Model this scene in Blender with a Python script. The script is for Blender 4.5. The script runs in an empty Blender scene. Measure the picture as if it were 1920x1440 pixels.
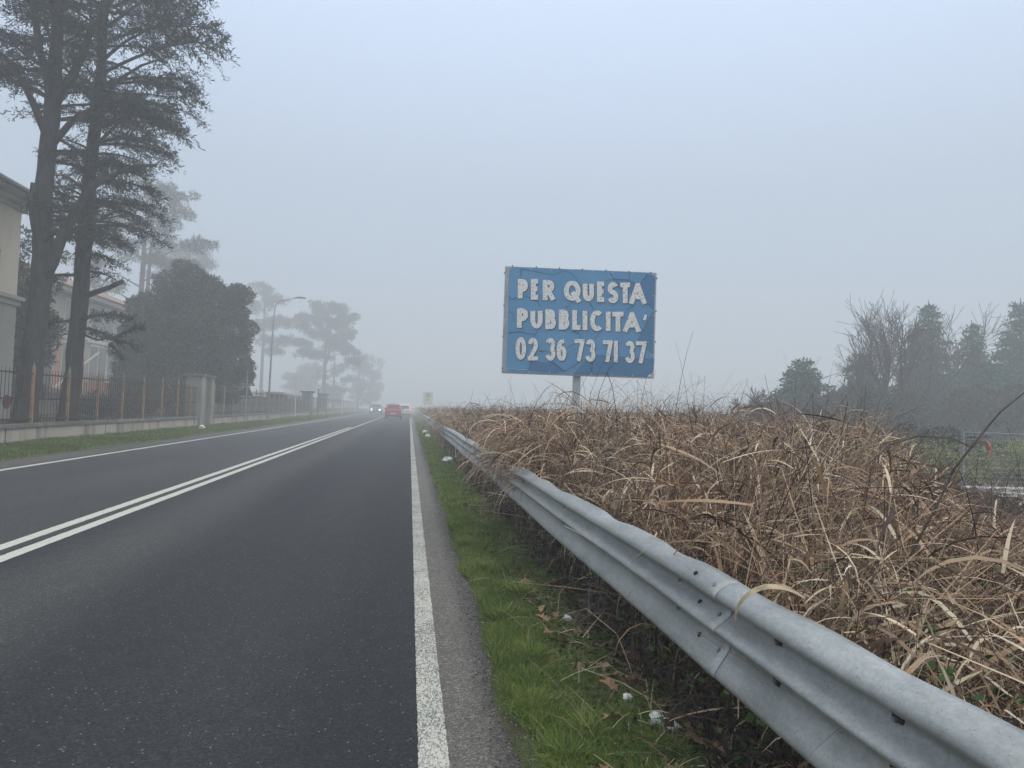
import bpy, math, random
import numpy as np
from mathutils import Vector, Matrix

sc = bpy.context.scene
col = sc.collection
rnd = random.Random(7)
RG = np.random.default_rng(11)
R = math.radians

# ------------------------------------------------------------------ camera
EYE = 1.25
psi, pit, rho = R(8.14), R(2.12), R(1.9)
fwd = Vector((math.sin(psi)*math.cos(pit), math.cos(psi)*math.cos(pit), math.sin(pit)))
rt0 = Vector((math.cos(psi), -math.sin(psi), 0.0))
up0 = rt0.cross(fwd)
rt = rt0*math.cos(rho) + up0*math.sin(rho)
up = up0*math.cos(rho) - rt0*math.sin(rho)
cd = bpy.data.cameras.new("camera")
cam = bpy.data.objects.new("camera", cd)
col.objects.link(cam)
m = Matrix((rt, up, -fwd)).transposed().to_4x4()
m.translation = Vector((0, 0, EYE))
cam.matrix_world = m
cd.sensor_width = 36.0
cd.lens = 1331.0/1920.0*36.0
cd.clip_start = 0.02
cd.clip_end = 3000
sc.camera = cam

# ------------------------------------------------------------------ world, sun, exposure
SUN_EL, SUN_AZ = R(50), R(125)         # a faint high sun behind the fog, behind to the right
w = bpy.data.worlds.new("World")
sc.world = w
w.use_nodes = True
nt = w.node_tree
nt.nodes.clear()
out = nt.nodes.new("ShaderNodeOutputWorld")
bg = nt.nodes.new("ShaderNodeBackground")
bg.inputs[1].default_value = 0.1
sky = nt.nodes.new("ShaderNodeTexSky")
sky.sky_type = 'NISHITA'
sky.sun_disc = False
sky.sun_elevation = SUN_EL
sky.sun_rotation = SUN_AZ
sky.air_density = 1.0
sky.dust_density = 6.0
sky.ozone_density = 1.0
tc = nt.nodes.new("ShaderNodeTexCoord")
sep = nt.nodes.new("ShaderNodeSeparateXYZ")
nt.links.new(tc.outputs['Generated'], sep.inputs[0])
ramp = nt.nodes.new("ShaderNodeValToRGB")          # overcast: brightest overhead
ramp.color_ramp.elements[0].position = 0.0
ramp.color_ramp.elements[0].color = (0.50, 0.61, 0.74, 1)
ramp.color_ramp.elements[1].position = 1.0
ramp.color_ramp.elements[1].color = (1.50, 1.46, 1.36, 1)
e = ramp.color_ramp.elements.new(0.30)
e.color = (0.59, 0.715, 0.88, 1)
e = ramp.color_ramp.elements.new(0.52)
e.color = (0.80, 0.96, 1.24, 1)
nt.links.new(sep.outputs['Z'], ramp.inputs[0])
mul = nt.nodes.new("ShaderNodeVectorMath"); mul.operation = 'SCALE'
mul.inputs['Scale'].default_value = 9.5
nt.links.new(ramp.outputs[0], mul.inputs[0])
mix = nt.nodes.new("ShaderNodeMix"); mix.data_type = 'RGBA'
mix.inputs[0].default_value = 0.93
nt.links.new(sky.outputs[0], mix.inputs[6])
nt.links.new(mul.outputs[0], mix.inputs[7])
nt.links.new(mix.outputs[2], bg.inputs[0])
nt.links.new(bg.outputs[0], out.inputs[0])

sd = bpy.data.lights.new("sun", 'SUN')
sd.energy = 0.9
sd.angle = R(25)
sd.color = (1.0, 0.96, 0.9)
so = bpy.data.objects.new("sun", sd)
col.objects.link(so)
sdir = Vector((math.sin(SUN_AZ)*math.cos(SUN_EL), math.cos(SUN_AZ)*math.cos(SUN_EL), math.sin(SUN_EL)))
so.rotation_euler = sdir.to_track_quat('Z', 'Y').to_euler()
so.location = (0, 0, 60)

sc.view_settings.view_transform = 'Standard'
sc.view_settings.look = 'None'
sc.view_settings.exposure = 0.07
sc.view_settings.gamma = 1.0
sc.render.engine = 'CYCLES'
sc.cycles.use_denoising = True
sc.cycles.max_bounces = 6
sc.cycles.diffuse_bounces = 3
sc.cycles.glossy_bounces = 2
sc.cycles.volume_bounces = 3
sc.cycles.transmission_bounces = 3
sc.cycles.use_adaptive_sampling = True
sc.cycles.adaptive_threshold = 0.01
sc.cycles.caustics_reflective = False
sc.cycles.caustics_refractive = False

# ------------------------------------------------------------------ object helpers
def tag(o, label=None, cat=None, group=None, kind=None):
    if label: o['label'] = label
    if cat: o['category'] = cat
    if group: o['group'] = group
    if kind: o['kind'] = kind
    return o

def thing(name, label, cat, loc=(0, 0, 0), rz=0.0, group=None):
    o = bpy.data.objects.new(name, None)
    o.empty_display_size = 0.1
    col.objects.link(o)
    o.location = loc
    o.rotation_euler = (0, 0, rz)
    return tag(o, label, cat, group)

def copy_tree(o, parent=None):
    c = o.copy()
    col.objects.link(c)
    c.parent = parent
    for ch in list(o.children):
        copy_tree(ch, c)
    return c

def link_mesh(name, me, material, parent=None, smooth=False):
    if smooth:
        me.polygons.foreach_set('use_smooth', np.ones(len(me.polygons), dtype=bool))
    if material is not None:
        for mt in (material if isinstance(material, (list, tuple)) else [material]):
            me.materials.append(mt)
    o = bpy.data.objects.new(name, me)
    col.objects.link(o)
    o.parent = parent
    return o

class MB:
    def __init__(s):
        s.v, s.f, s.m = [], [], []
    def add(s, vs, fs, mi=0):
        b = len(s.v)
        s.v.extend([tuple(p) for p in vs])
        s.f.extend([tuple(i+b for i in f) for f in fs])
        s.m.extend([mi]*len(fs))
    def box(s, x0, x1, y0, y1, z0, z1, mi=0):
        s.add([(x0,y0,z0),(x1,y0,z0),(x1,y1,z0),(x0,y1,z0),(x0,y0,z1),(x1,y0,z1),(x1,y1,z1),(x0,y1,z1)],
              [(0,3,2,1),(4,5,6,7),(0,1,5,4),(1,2,6,5),(2,3,7,6),(3,0,4,7)], mi)
    def obox(s, c, ax, ay, az, mi=0):                # oriented box: centre and three half vectors
        c, ax, ay, az = map(Vector, (c, ax, ay, az))
        vs = [c+sx*ax+sy*ay+sz*az for sz in (-1, 1) for sy, sx in ((-1,-1),(-1,1),(1,1),(1,-1))]
        s.add(vs, [(0,3,2,1),(4,5,6,7),(0,1,5,4),(1,2,6,5),(2,3,7,6),(3,0,4,7)], mi)
    def prism(s, pts, d, mi=0):                      # polygon (3D points) extruded by vector d
        n = len(pts); d = Vector(d)
        vs = [Vector(p) for p in pts] + [Vector(p)+d for p in pts]
        fs = [tuple(range(n))[::-1], tuple(range(n, 2*n))] + [(i, (i+1) % n, (i+1) % n+n, i+n) for i in range(n)]
        s.add(vs, fs, mi)
    def tube(s, pts, rad, n=8, caps=True, mi=0):
        pts = [Vector(p) for p in pts]
        if not hasattr(rad, '__len__'): rad = [rad]*len(pts)
        vs, fs = [], []
        prev = None
        for i, p in enumerate(pts):
            t = (pts[min(i+1, len(pts)-1)] - pts[max(i-1, 0)])
            if t.length < 1e-9: t = Vector((0, 0, 1))
            t.normalize()
            if prev is None:
                a = Vector((1, 0, 0)) if abs(t.x) < 0.8 else Vector((0, 1, 0))
                a = (a - t*a.dot(t)).normalized()
            else:
                a = (prev - t*prev.dot(t)).normalized()
            prev = a
            b = t.cross(a)
            for k in range(n):
                an = 2*math.pi*k/n
                vs.append(p + (a*math.cos(an) + b*math.sin(an))*rad[i])
        for i in range(len(pts)-1):
            for k in range(n):
                k2 = (k+1) % n
                fs.append((i*n+k, i*n+k2, (i+1)*n+k2, (i+1)*n+k))
        if caps:
            fs.append(tuple(range(n))[::-1])
            fs.append(tuple((len(pts)-1)*n+k for k in range(n)))
        s.add(vs, fs, mi)
    def grid(s, P, mi=0, close=False):               # P[i][j]
        ni, nj = len(P), len(P[0])
        vs = [p for row in P for p in row]
        fs = []
        for i in range(ni-1):
            for j in range(nj-1 if not close else nj):
                j2 = (j+1) % nj
                fs.append((i*nj+j, i*nj+j2, (i+1)*nj+j2, (i+1)*nj+j))
        s.add(vs, fs, mi)
    def build(s, name, material, parent=None, smooth=False, bevel=0.0):
        me = bpy.data.meshes.new(name)
        me.from_pydata(s.v, [], s.f)
        o = link_mesh(name, me, material, parent, smooth)
        if any(s.m):
            me.polygons.foreach_set('material_index', s.m)
        me.update()
        if bevel:
            b = o.modifiers.new('bevel', 'BEVEL'); b.width = bevel; b.segments = 2; b.limit_method = 'ANGLE'
        return o

def np_mesh(name, V, F, material, parent=None, smooth=False):
    V = np.asarray(V, dtype=np.float32).reshape(-1, 3)
    F = np.asarray(F, dtype=np.int32)
    k = F.shape[1]
    me = bpy.data.meshes.new(name)
    me.vertices.add(len(V)); me.vertices.foreach_set('co', V.ravel())
    me.loops.add(F.size); me.loops.foreach_set('vertex_index', F.ravel())
    me.polygons.add(len(F))
    me.polygons.foreach_set('loop_start', np.arange(0, F.size, k, dtype=np.int32))
    try:
        me.polygons.foreach_set('loop_total', np.full(len(F), k, dtype=np.int32))
    except Exception:
        pass
    me.update(calc_edges=True)
    return link_mesh(name, me, material, parent, smooth)

def join_arrays(parts):
    Vs, Fs, b = [], [], 0
    for V, F in parts:
        V = V.reshape(-1, 3)
        Vs.append(V); Fs.append(F+b); b += len(V)
    return np.concatenate(Vs), np.concatenate(Fs)

def blades(P0, phi, th0, kap, L, W, nseg=5, twist=None, taper=0.1, base=0.6):
    """curved ribbons: start, heading, start elevation, bend per length (rad), length, width"""
    N = len(P0)
    P = np.array(P0, dtype=np.float64)
    pts = [P.copy()]
    side = []
    tw = np.zeros(N) if twist is None else twist
    for i in range(nseg+1):
        t = i/nseg
        th = th0 - kap*t**1.2
        d = np.stack([np.cos(th)*np.cos(phi), np.cos(th)*np.sin(phi), np.sin(th)], 1)
        s0 = np.stack([-np.sin(phi), np.cos(phi), np.zeros(N)], 1)
        n0 = np.cross(s0, d)
        a = tw*(0.4+0.6*t)
        side.append(s0*np.cos(a)[:, None] + n0*np.sin(a)[:, None])
        if i < nseg:
            P = P + d*(L/nseg)[:, None]
            pts.append(P.copy())
    V = np.zeros((N, nseg+1, 2, 3))
    for i in range(nseg+1):
        t = i/nseg
        prof = (base + (1-base)*min(1, t*3.2))*(1-t)**0.7*(1-taper) + taper
        ww = (W*prof*0.5)[:, None]
        V[:, i, 0] = pts[i] - side[i]*ww
        V[:, i, 1] = pts[i] + side[i]*ww
    b = (np.arange(N)*(nseg+1)*2)[:, None]
    F = []
    for i in range(nseg):
        q = np.concatenate([b+2*i, b+2*i+1, b+2*i+3, b+2*i+2], 1)
        F.append(q)
    F = np.stack(F, 1).reshape(-1, 4)
    return V.reshape(-1, 3), F

def shards(C, D, L, W, rng=RG):
    """needle sprays / leaves: quads (rhombus) starting at C pointing along D"""
    N = len(C)
    D = D/np.linalg.norm(D, axis=1, keepdims=True)
    rnd_ = rng.normal(size=(N, 3))
    S = np.cross(D, rnd_); S /= np.linalg.norm(S, axis=1, keepdims=True)+1e-9
    V = np.zeros((N, 4, 3))
    V[:, 0] = C
    V[:, 1] = C + D*(L*0.45)[:, None] + S*(W*0.5)[:, None]
    V[:, 2] = C + D*L[:, None]
    V[:, 3] = C + D*(L*0.45)[:, None] - S*(W*0.5)[:, None]
    F = (np.arange(N)*4)[:, None] + np.array([[0, 1, 2, 3]])
    return V.reshape(-1, 3), F

# ------------------------------------------------------------------ materials
def nodes(name):
    mt = bpy.data.materials.new(name)
    mt.use_nodes = True
    n = mt.node_tree
    b = n.nodes['Principled BSDF']
    return mt, n, b

def N_(n, typ, **kw):
    nd = n.nodes.new(typ)
    for k, v in kw.items():
        setattr(nd, k, v)
    return nd

def noise(n, scale, detail=4, rough=0.55, vec=None, dim='3D'):
    nd = n.nodes.new("ShaderNodeTexNoise")
    nd.inputs['Scale'].default_value = scale
    nd.inputs['Detail'].default_value = detail
    nd.inputs['Roughness'].default_value = rough
    if vec is not None: n.links.new(vec, nd.inputs['Vector'])
    return nd

def rampn(n, src, stops):
    r_ = n.nodes.new("ShaderNodeValToRGB")
    cr = r_.color_ramp
    cr.elements[0].position = stops[0][0]; cr.elements[0].color = (*stops[0][1], 1)
    cr.elements[1].position = stops[-1][0]; cr.elements[1].color = (*stops[-1][1], 1)
    for p, c in stops[1:-1]:
        el = cr.elements.new(p); el.color = (*c, 1)
    n.links.new(src, r_.inputs[0])
    return r_

def mixc(n, fac, a, b, mode='MIX'):
    mx = n.nodes.new("ShaderNodeMix"); mx.data_type = 'RGBA'; mx.blend_type = mode
    for s, idx in ((fac, 0), (a, 6), (b, 7)):
        if hasattr(s, 'links'): n.links.new(s, mx.inputs[idx])
        elif isinstance(s, (int, float)): mx.inputs[idx].default_value = s
        else: mx.inputs[idx].default_value = (*s, 1)
    return mx.outputs[2]

def math_(n, op, a, b=0.0):
    md = n.nodes.new("ShaderNodeMath"); md.operation = op
    for s, idx in ((a, 0), (b, 1)):
        if hasattr(s, 'links'): n.links.new(s, md.inputs[idx])
        else: md.inputs[idx].default_value = s
    return md.outputs[0]

def pos(n, scale=(1, 1, 1), obj=False):
    if obj:
        g = n.nodes.new("ShaderNodeTexCoord").outputs['Object']
    else:
        g = n.nodes.new("ShaderNodeNewGeometry").outputs['Position']
    mp = n.nodes.new("ShaderNodeMapping")
    mp.inputs['Scale'].default_value = scale
    n.links.new(g, mp.inputs['Vector'])
    return mp.outputs[0]

def bumpn(n, b, h, strength=0.3, dist=0.01):
    bp = n.nodes.new("ShaderNodeBump")
    bp.inputs['Strength'].default_value = strength
    bp.inputs['Distance'].default_value = dist
    n.links.new(h, bp.inputs['Height'])
    n.links.new(bp.outputs[0], b.inputs['Normal'])

def pmat(name, c1, c2=None, scale=5, rough=0.7, metal=0.0, bump=0.0, bdist=0.01, stretch=(1, 1, 1), spec=0.4, obj=True, lo=0.35, hi=0.65):
    mt, n, b = nodes(name)
    b.inputs['Roughness'].default_value = rough
    b.inputs['Metallic'].default_value = metal
    b.inputs['Specular IOR Level'].default_value = spec
    if c2 is None: c2 = tuple(x*0.8 for x in c1)
    ns = noise(n, scale, 5, 0.6, pos(n, stretch, obj))
    r_ = rampn(n, ns.outputs[0], [(lo, c1), (hi, c2)])
    n.links.new(r_.outputs[0], b.inputs['Base Color'])
    if bump: bumpn(n, b, ns.outputs[0], bump, bdist)
    return mt

def leafmat(name, stops, rough=0.6, trans=0.0, patch=None, spec=0.25):
    """colour varies blade by blade, and in soft patches"""
    mt, n, b = nodes(name)
    g = n.nodes.new("ShaderNodeNewGeometry")
    r_ = rampn(n, g.outputs['Random Per Island'], stops)
    c = r_.outputs[0]
    if patch:
        ns = noise(n, patch[0], 3, 0.5, pos(n))
        f = rampn(n, ns.outputs[0], [(0.4, (0, 0, 0)), (0.6, (1, 1, 1))])
        c = mixc(n, f.outputs[0], c, mixc(n, 1.0, c, patch[1], 'MULTIPLY'))
    n.links.new(c, b.inputs['Base Color'])
    b.inputs['Roughness'].default_value = rough
    b.inputs['Specular IOR Level'].default_value = spec
    if trans:
        tl = n.nodes.new("ShaderNodeBsdfTranslucent")
        n.links.new(c, tl.inputs[0])
        ms = n.nodes.new("ShaderNodeMixShader")
        ms.inputs[0].default_value = trans
        n.links.new(b.outputs[0], ms.inputs[1]); n.links.new(tl.outputs[0], ms.inputs[2])
        n.links.new(ms.outputs[0], n.nodes['Material Output'].inputs[0])
    return mt

M = {}
def asphalt_mat():
    mt, n, b = nodes("asphalt")
    p = pos(n)
    sp = n.nodes.new("ShaderNodeSeparateXYZ"); n.links.new(p, sp.inputs[0])
    x = sp.outputs['X']
    big = noise(n, 0.7, 5, 0.6, pos(n, (1, 0.16, 1)))
    fine = noise(n, 105, 4, 0.75, p)
    mid = noise(n, 9, 4, 0.6, pos(n, (1, 0.5, 1)))
    vor = n.nodes.new("ShaderNodeTexVoronoi"); vor.inputs['Scale'].default_value = 95
    n.links.new(p, vor.inputs['Vector'])
    # lanes as laid: the near lane dark, far lane older and paler, the strip outside the edge line dusty
    def band(x0, x1, soft):
        a = n.nodes.new("ShaderNodeMapRange"); a.interpolation_type = 'SMOOTHSTEP'
        n.links.new(x, a.inputs[0]); a.inputs[1].default_value = x0-soft; a.inputs[2].default_value = x0+soft
        c = n.nodes.new("ShaderNodeMapRange"); c.interpolation_type = 'SMOOTHSTEP'
        n.links.new(x, c.inputs[0]); c.inputs[1].default_value = x1-soft; c.inputs[2].default_value = x1+soft
        c.inputs[3].default_value = 1; c.inputs[4].default_value = 0
        return math_(n, 'MULTIPLY', a.outputs[0], c.outputs[0])
    base = mixc(n, band(-3.1, 0.13, 0.05), (0.062, 0.064, 0.067), (0.032, 0.034, 0.038))
    base = mixc(n, math_(n, 'MULTIPLY', band(-2.75, -1.9, 0.4), 0.8), base, (0.074, 0.073, 0.071))
    base = mixc(n, math_(n, 'MULTIPLY', band(-1.0, -0.45, 0.3), 0.35), base, (0.048, 0.048, 0.05))
    base = mixc(n, math_(n, 'MULTIPLY', band(-6.3, -5.5, 0.3), 0.4), base, (0.072, 0.072, 0.075))
    base = mixc(n, band(0.17, 2.0, 0.015), base, (0.165, 0.155, 0.138))
    base = mixc(n, band(-9.0, -6.72, 0.04), base, (0.105, 0.100, 0.098))
    base = mixc(n, math_(n, 'MULTIPLY', band(0.36, 2.0, 0.06), 0.75), base, (0.085, 0.080, 0.072))
    c = mixc(n, 0.75, base, rampn(n, big.outputs[0], [(0.3, (0.72, 0.72, 0.74)), (0.7, (1.25, 1.25, 1.25))]).outputs[0], 'MULTIPLY')
    c = mixc(n, 0.6, c, rampn(n, mid.outputs[0], [(0.3, (0.85, 0.85, 0.85)), (0.7, (1.15, 1.15, 1.15))]).outputs[0], 'MULTIPLY')
    c = mixc(n, 0.9, c, rampn(n, fine.outputs[0], [(0.38, (0.45, 0.45, 0.46)), (0.62, (1.6, 1.6, 1.6))]).outputs[0], 'MULTIPLY')
    c = mixc(n, 0.7, c, rampn(n, n_col(n, vor), [(0.0, (0.55, 0.55, 0.56)), (0.6, (0.95, 0.95, 0.95)), (1.0, (1.75, 1.75, 1.75))]).outputs[0], 'MULTIPLY')
    # pale chips in the aggregate
    chip = rampn(n, n_col(n, vor), [(0.975, (0, 0, 0)), (0.985, (1, 1, 1))])
    near = rampn(n, vor.outputs['Distance'], [(0.25, (1, 1, 1)), (0.4, (0, 0, 0))])
    c = mixc(n, math_(n, 'MULTIPLY', chip.outputs[0], near.outputs[0]), c, (0.34, 0.33, 0.32))
    n.links.new(c, b.inputs['Base Color'])
    b.inputs['Roughness'].default_value = 0.72
    b.inputs['Specular IOR Level'].default_value = 0.22
    bumpn(n, b, fine.outputs[0], 0.9, 0.006)
    return mt
def n_col(n, vor):
    s = n.nodes.new("ShaderNodeSeparateColor")
    n.links.new(vor.outputs['Color'], s.inputs[0])
    return s.outputs[0]
M['asphalt'] = asphalt_mat()

def paint_mat(name, wear):
    mt, n, b = nodes(name)
    p = pos(n)
    f1 = noise(n, 150, 4, 0.7, pos(n, (1, 0.4, 1)))
    f2 = noise(n, 3, 3, 0.5, p)
    s = math_(n, 'ADD', f1.outputs[0], math_(n, 'MULTIPLY', f2.outputs[0], 0.25))
    r_ = rampn(n, s, [(wear-0.07, (0.16, 0.16, 0.15)), (wear+0.06, (0.62, 0.62, 0.55))])
    st = noise(n, 25, 4, 0.6, p)
    c = mixc(n, 0.5, r_.outputs[0], rampn(n, st.outputs[0], [(0.3, (0.75, 0.75, 0.74)), (0.7, (1.1, 1.1, 1.08))]).outputs[0], 'MULTIPLY')
    n.links.new(c, b.inputs['Base Color'])
    b.inputs['Roughness'].default_value = 0.75
    bumpn(n, b, f1.outputs[0], 0.3, 0.003)
    return mt
M['paint_worn'] = paint_mat('edge_paint', 0.625)
M['paint'] = paint_mat('lane_paint', 0.46)

M['soil'] = pmat('soil', (0.050, 0.040, 0.028), (0.022, 0.017, 0.012), 6, 0.95, bump=0.6, bdist=0.03, obj=False)
M['verge_soil'] = pmat('verge_soil', (0.085, 0.120, 0.028), (0.060, 0.058, 0.026), 5, 0.95, bump=0.6, bdist=0.02, obj=False)
M['field'] = pmat('field', (0.085, 0.080, 0.040), (0.050, 0.042, 0.026), 2, 0.95, bump=0.5, bdist=0.05, obj=False)

def galv_mat(name, a, c2, rough=0.5, metal=0.35, streak=(1, 1, 1)):
    mt, n, b = nodes(name)
    p = pos(n, streak)
    n1 = noise(n, 7, 6, 0.65, p); n2 = noise(n, 60, 4, 0.65, p); n3 = noise(n, 190, 2, 0.6, pos(n)); n4 = noise(n, 2.2, 6, 0.7, pos(n, (1, 0.5, 2.5)))
    sp = n.nodes.new("ShaderNodeTexVoronoi"); sp.inputs['Scale'].default_value = 130
    n.links.new(pos(n), sp.inputs['Vector'])
    c = rampn(n, n1.outputs[0], [(0.35, a), (0.65, c2)]).outputs[0]
    c = mixc(n, 0.7, c, rampn(n, n2.outputs[0], [(0.35, (0.88, 0.89, 0.90)), (0.65, (1.09, 1.09, 1.08))]).outputs[0], 'MULTIPLY')
    c = mixc(n, 0.4, c, rampn(n, n_col(n, sp), [(0.0, (0.80, 0.81, 0.82)), (1.0, (1.18, 1.18, 1.18))]).outputs[0], 'MULTIPLY')
    c = mixc(n, rampn(n, n4.outputs[0], [(0.54, (0, 0, 0)), (0.70, (0.45, 0.45, 0.45))]).outputs[0], c, (0.20, 0.19, 0.165))
    c = mixc(n, 0.9, c, rampn(n, n3.outputs[0], [(0.27, (0.25, 0.20, 0.16)), (0.345, (1, 1, 1))]).outputs[0], 'MULTIPLY')
    n.links.new(c, b.inputs['Base Color'])
    b.inputs['Metallic'].default_value = metal
    n.links.new(rampn(n, n1.outputs[0], [(0.3, (rough-0.08,)*3), (0.7, (rough+0.12,)*3)]).outputs[0], b.inputs['Roughness'])
    bumpn(n, b, n2.outputs[0], 0.05, 0.002)
    return mt
M['galv'] = galv_mat('galvanised_steel', (0.34, 0.355, 0.345), (0.50, 0.515, 0.50), 0.42, 0.55, (1, 0.35, 1))
M['galv_dark'] = galv_mat('galvanised_post', (0.26, 0.27, 0.28), (0.36, 0.37, 0.38), 0.6, 0.3)
M['dark_hole'] = pmat('dark_steel', (0.02, 0.02, 0.02), (0.035, 0.03, 0.028), 40, 0.8)
M['rusty'] = pmat('rusty_iron', (0.035, 0.022, 0.018), (0.07, 0.035, 0.022), 25, 0.8, bump=0.2)
M['post_paint'] = pmat('ochre_post_paint', (0.42, 0.27, 0.12), (0.25, 0.15, 0.08), 14, 0.7, stretch=(1, 1, 0.3))
M['post_grey'] = pmat('grey_post_paint', (0.33, 0.31, 0.27), (0.22, 0.18, 0.13), 14, 0.7)

def wall_mat(name, a, c2, stain, scale=1.2):
    mt, n, b = nodes(name)
    p = pos(n)
    n1 = noise(n, scale, 5, 0.6, p)
    ns = noise(n, 1.6, 5, 0.65, pos(n, (1, 1, 0.18)))
    n3 = noise(n, 40, 4, 0.6, p)
    c = rampn(n, n1.outputs[0], [(0.35, a), (0.65, c2)]).outputs[0]
    c = mixc(n, rampn(n, ns.outputs[0], [(0.52, (0, 0, 0)), (0.68, (0.8, 0.8, 0.8))]).outputs[0], c, stain)
    c = mixc(n, 0.5, c, rampn(n, n3.outputs[0], [(0.3, (0.8, 0.8, 0.8)), (0.7, (1.15, 1.15, 1.15))]).outputs[0], 'MULTIPLY')
    n.links.new(c, b.inputs['Base Color'])
    b.inputs['Roughness'].default_value = 0.9
    bumpn(n, b, n3.outputs[0], 0.3, 0.01)
    return mt
M['wall'] = wall_mat('stained_render', (0.50, 0.45, 0.37), (0.42, 0.36, 0.29), (0.13, 0.115, 0.09))
M['cap'] = wall_mat('mossy_stone', (0.17, 0.17, 0.14), (0.09, 0.09, 0.075), (0.30, 0.30, 0.27), 3)
M['pier'] = wall_mat('grey_concrete', (0.33, 0.32, 0.26), (0.24, 0.235, 0.19), (0.12, 0.12, 0.10))
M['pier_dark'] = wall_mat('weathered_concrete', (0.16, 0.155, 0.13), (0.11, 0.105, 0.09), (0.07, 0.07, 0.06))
M['plaster'] = wall_mat('cream_plaster', (0.72, 0.64, 0.48), (0.64, 0.55, 0.41), (0.48, 0.42, 0.32), 0.7)
M['plaster_grey'] = wall_mat('grey_plaster', (0.42, 0.41, 0.34), (0.36, 0.34, 0.28), (0.24, 0.23, 0.19), 0.7)
M['cornice'] = wall_mat('cornice_stone', (0.42, 0.40, 0.33), (0.34, 0.32, 0.26), (0.22, 0.21, 0.18))
M['pink'] = wall_mat('pink_plaster', (0.60, 0.33, 0.24), (0.52, 0.28, 0.21), (0.38, 0.23, 0.18), 0.6)
M['villa_wall'] = wall_mat('villa_plaster', (0.46, 0.41, 0.33), (0.38, 0.33, 0.27), (0.27, 0.23, 0.19), 0.6)
M['rooftile'] = pmat('roof_tiles', (0.12, 0.07, 0.05), (0.07, 0.05, 0.04), 8, 0.85, bump=0.4, stretch=(1, 6, 1))
M['villaroof'] = pmat('villa_roof_tiles', (0.38, 0.25, 0.19), (0.28, 0.19, 0.15), 5, 0.85, bump=0.4)
M['white_trim'] = pmat('white_trim', (0.70, 0.68, 0.62), (0.55, 0.53, 0.48), 6, 0.6)
M['glass'] = pmat('window_glass', (0.10, 0.115, 0.115), (0.16, 0.17, 0.16), 0.7, 0.18, spec=0.6)
M['fence_sheet'] = wall_mat('screen_sheet', (0.26, 0.22, 0.17), (0.19, 0.16, 0.125), (0.12, 0.10, 0.08))
M['bark'] = pmat('cedar_bark', (0.022, 0.019, 0.018), (0.065, 0.057, 0.054), 9, 0.95, bump=1.0, bdist=0.06, stretch=(1, 1, 0.25))
M['bark_far'] = pmat('pine_bark', (0.10, 0.065, 0.05), (0.05, 0.038, 0.033), 4, 0.95, stretch=(1, 1, 0.3))
M['cutwood'] = pmat('cut_wood', (0.20, 0.16, 0.12), (0.12, 0.09, 0.07), 12, 0.9)
M['cedar'] = leafmat('cedar_needles', [(0, (0.008, 0.018, 0.016)), (0.6, (0.018, 0.034, 0.028)), (1, (0.036, 0.052, 0.040))], 0.6, patch=(0.5, (0.6, 0.65, 0.7)))
M['pine'] = leafmat('pine_needles', [(0, (0.02, 0.04, 0.02)), (1, (0.055, 0.075, 0.04))], 0.6)
M['magnolia'] = leafmat('magnolia_leaves', [(0, (0.012, 0.026, 0.014)), (0.7, (0.028, 0.046, 0.024)), (1, (0.06, 0.07, 0.035))], 0.38, spec=0.5, patch=(0.6, (0.6, 0.65, 0.6)))
M['conifer'] = leafmat('conifer_needles', [(0, (0.014, 0.080, 0.050)), (0.6, (0.032, 0.145, 0.090)), (1, (0.09, 0.24, 0.12))], 0.6, patch=(0.4, (0.65, 0.7, 0.75)))
M['scrub'] = leafmat('scrub_leaves', [(0, (0.035, 0.034, 0.022)), (0.5, (0.060, 0.058, 0.034)), (0.8, (0.040, 0.080, 0.045)), (1, (0.10, 0.13, 0.05))], 0.7)
M['twig'] = pmat('bare_twigs', (0.075, 0.058, 0.050), (0.040, 0.032, 0.030), 3, 0.9)
M['limeleaf'] = leafmat('lime_leaves', [(0, (0.14, 0.16, 0.06)), (0.6, (0.30, 0.33, 0.12)), (1, (0.48, 0.47, 0.22))], 0.6, 0.2)
M['reed'] = leafmat('dry_reed_leaves', [(0, (0.060, 0.038, 0.028)), (0.30, (0.13, 0.083, 0.058)), (0.42, (0.36, 0.245, 0.150)), (0.74, (0.64, 0.485, 0.315)), (0.90, (0.84, 0.71, 0.51)), (1, (0.90, 0.83, 0.67))], 0.55, 0.12, patch=(1.1, (0.72, 0.60, 0.55)))
M['reed_dark'] = leafmat('dark_dead_stems', [(0, (0.016, 0.010, 0.009)), (0.6, (0.045, 0.028, 0.024)), (1, (0.10, 0.065, 0.050))], 0.8)
M['grass'] = leafmat('green_grass', [(0, (0.085, 0.145, 0.020)), (0.5, (0.20, 0.30, 0.045)), (0.85, (0.33, 0.43, 0.11)), (0.93, (0.42, 0.36, 0.18)), (1, (0.30, 0.20, 0.11))], 0.55, 0.25, patch=(2.6, (0.62, 0.70, 0.6)))
M['grass_left'] = leafmat('verge_grass', [(0, (0.08, 0.130, 0.015)), (0.7, (0.16, 0.235, 0.035)), (1, (0.26, 0.27, 0.09))], 0.6, 0.2, patch=(0.8, (0.75, 0.7, 0.55)))
M['weedleaf'] = leafmat('weed_leaves', [(0, (0.03, 0.075, 0.025)), (0.6, (0.065, 0.14, 0.040)), (1, (0.13, 0.22, 0.06))], 0.5, 0.15)
M['oakleaf'] = leafmat('fallen_oak_leaf', [(0, (0.15, 0.075, 0.045)), (0.5, (0.32, 0.18, 0.11)), (1, (0.48, 0.34, 0.22))], 0.7)
M['paper'] = pmat('crumpled_paper', (0.88, 0.88, 0.87), (0.75, 0.76, 0.75), 20, 0.7)
M['gravel'] = leafmat('gravel_chips', [(0, (0.05, 0.048, 0.045)), (0.8, (0.16, 0.15, 0.14)), (1, (0.45, 0.44, 0.42))], 0.8)
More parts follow.
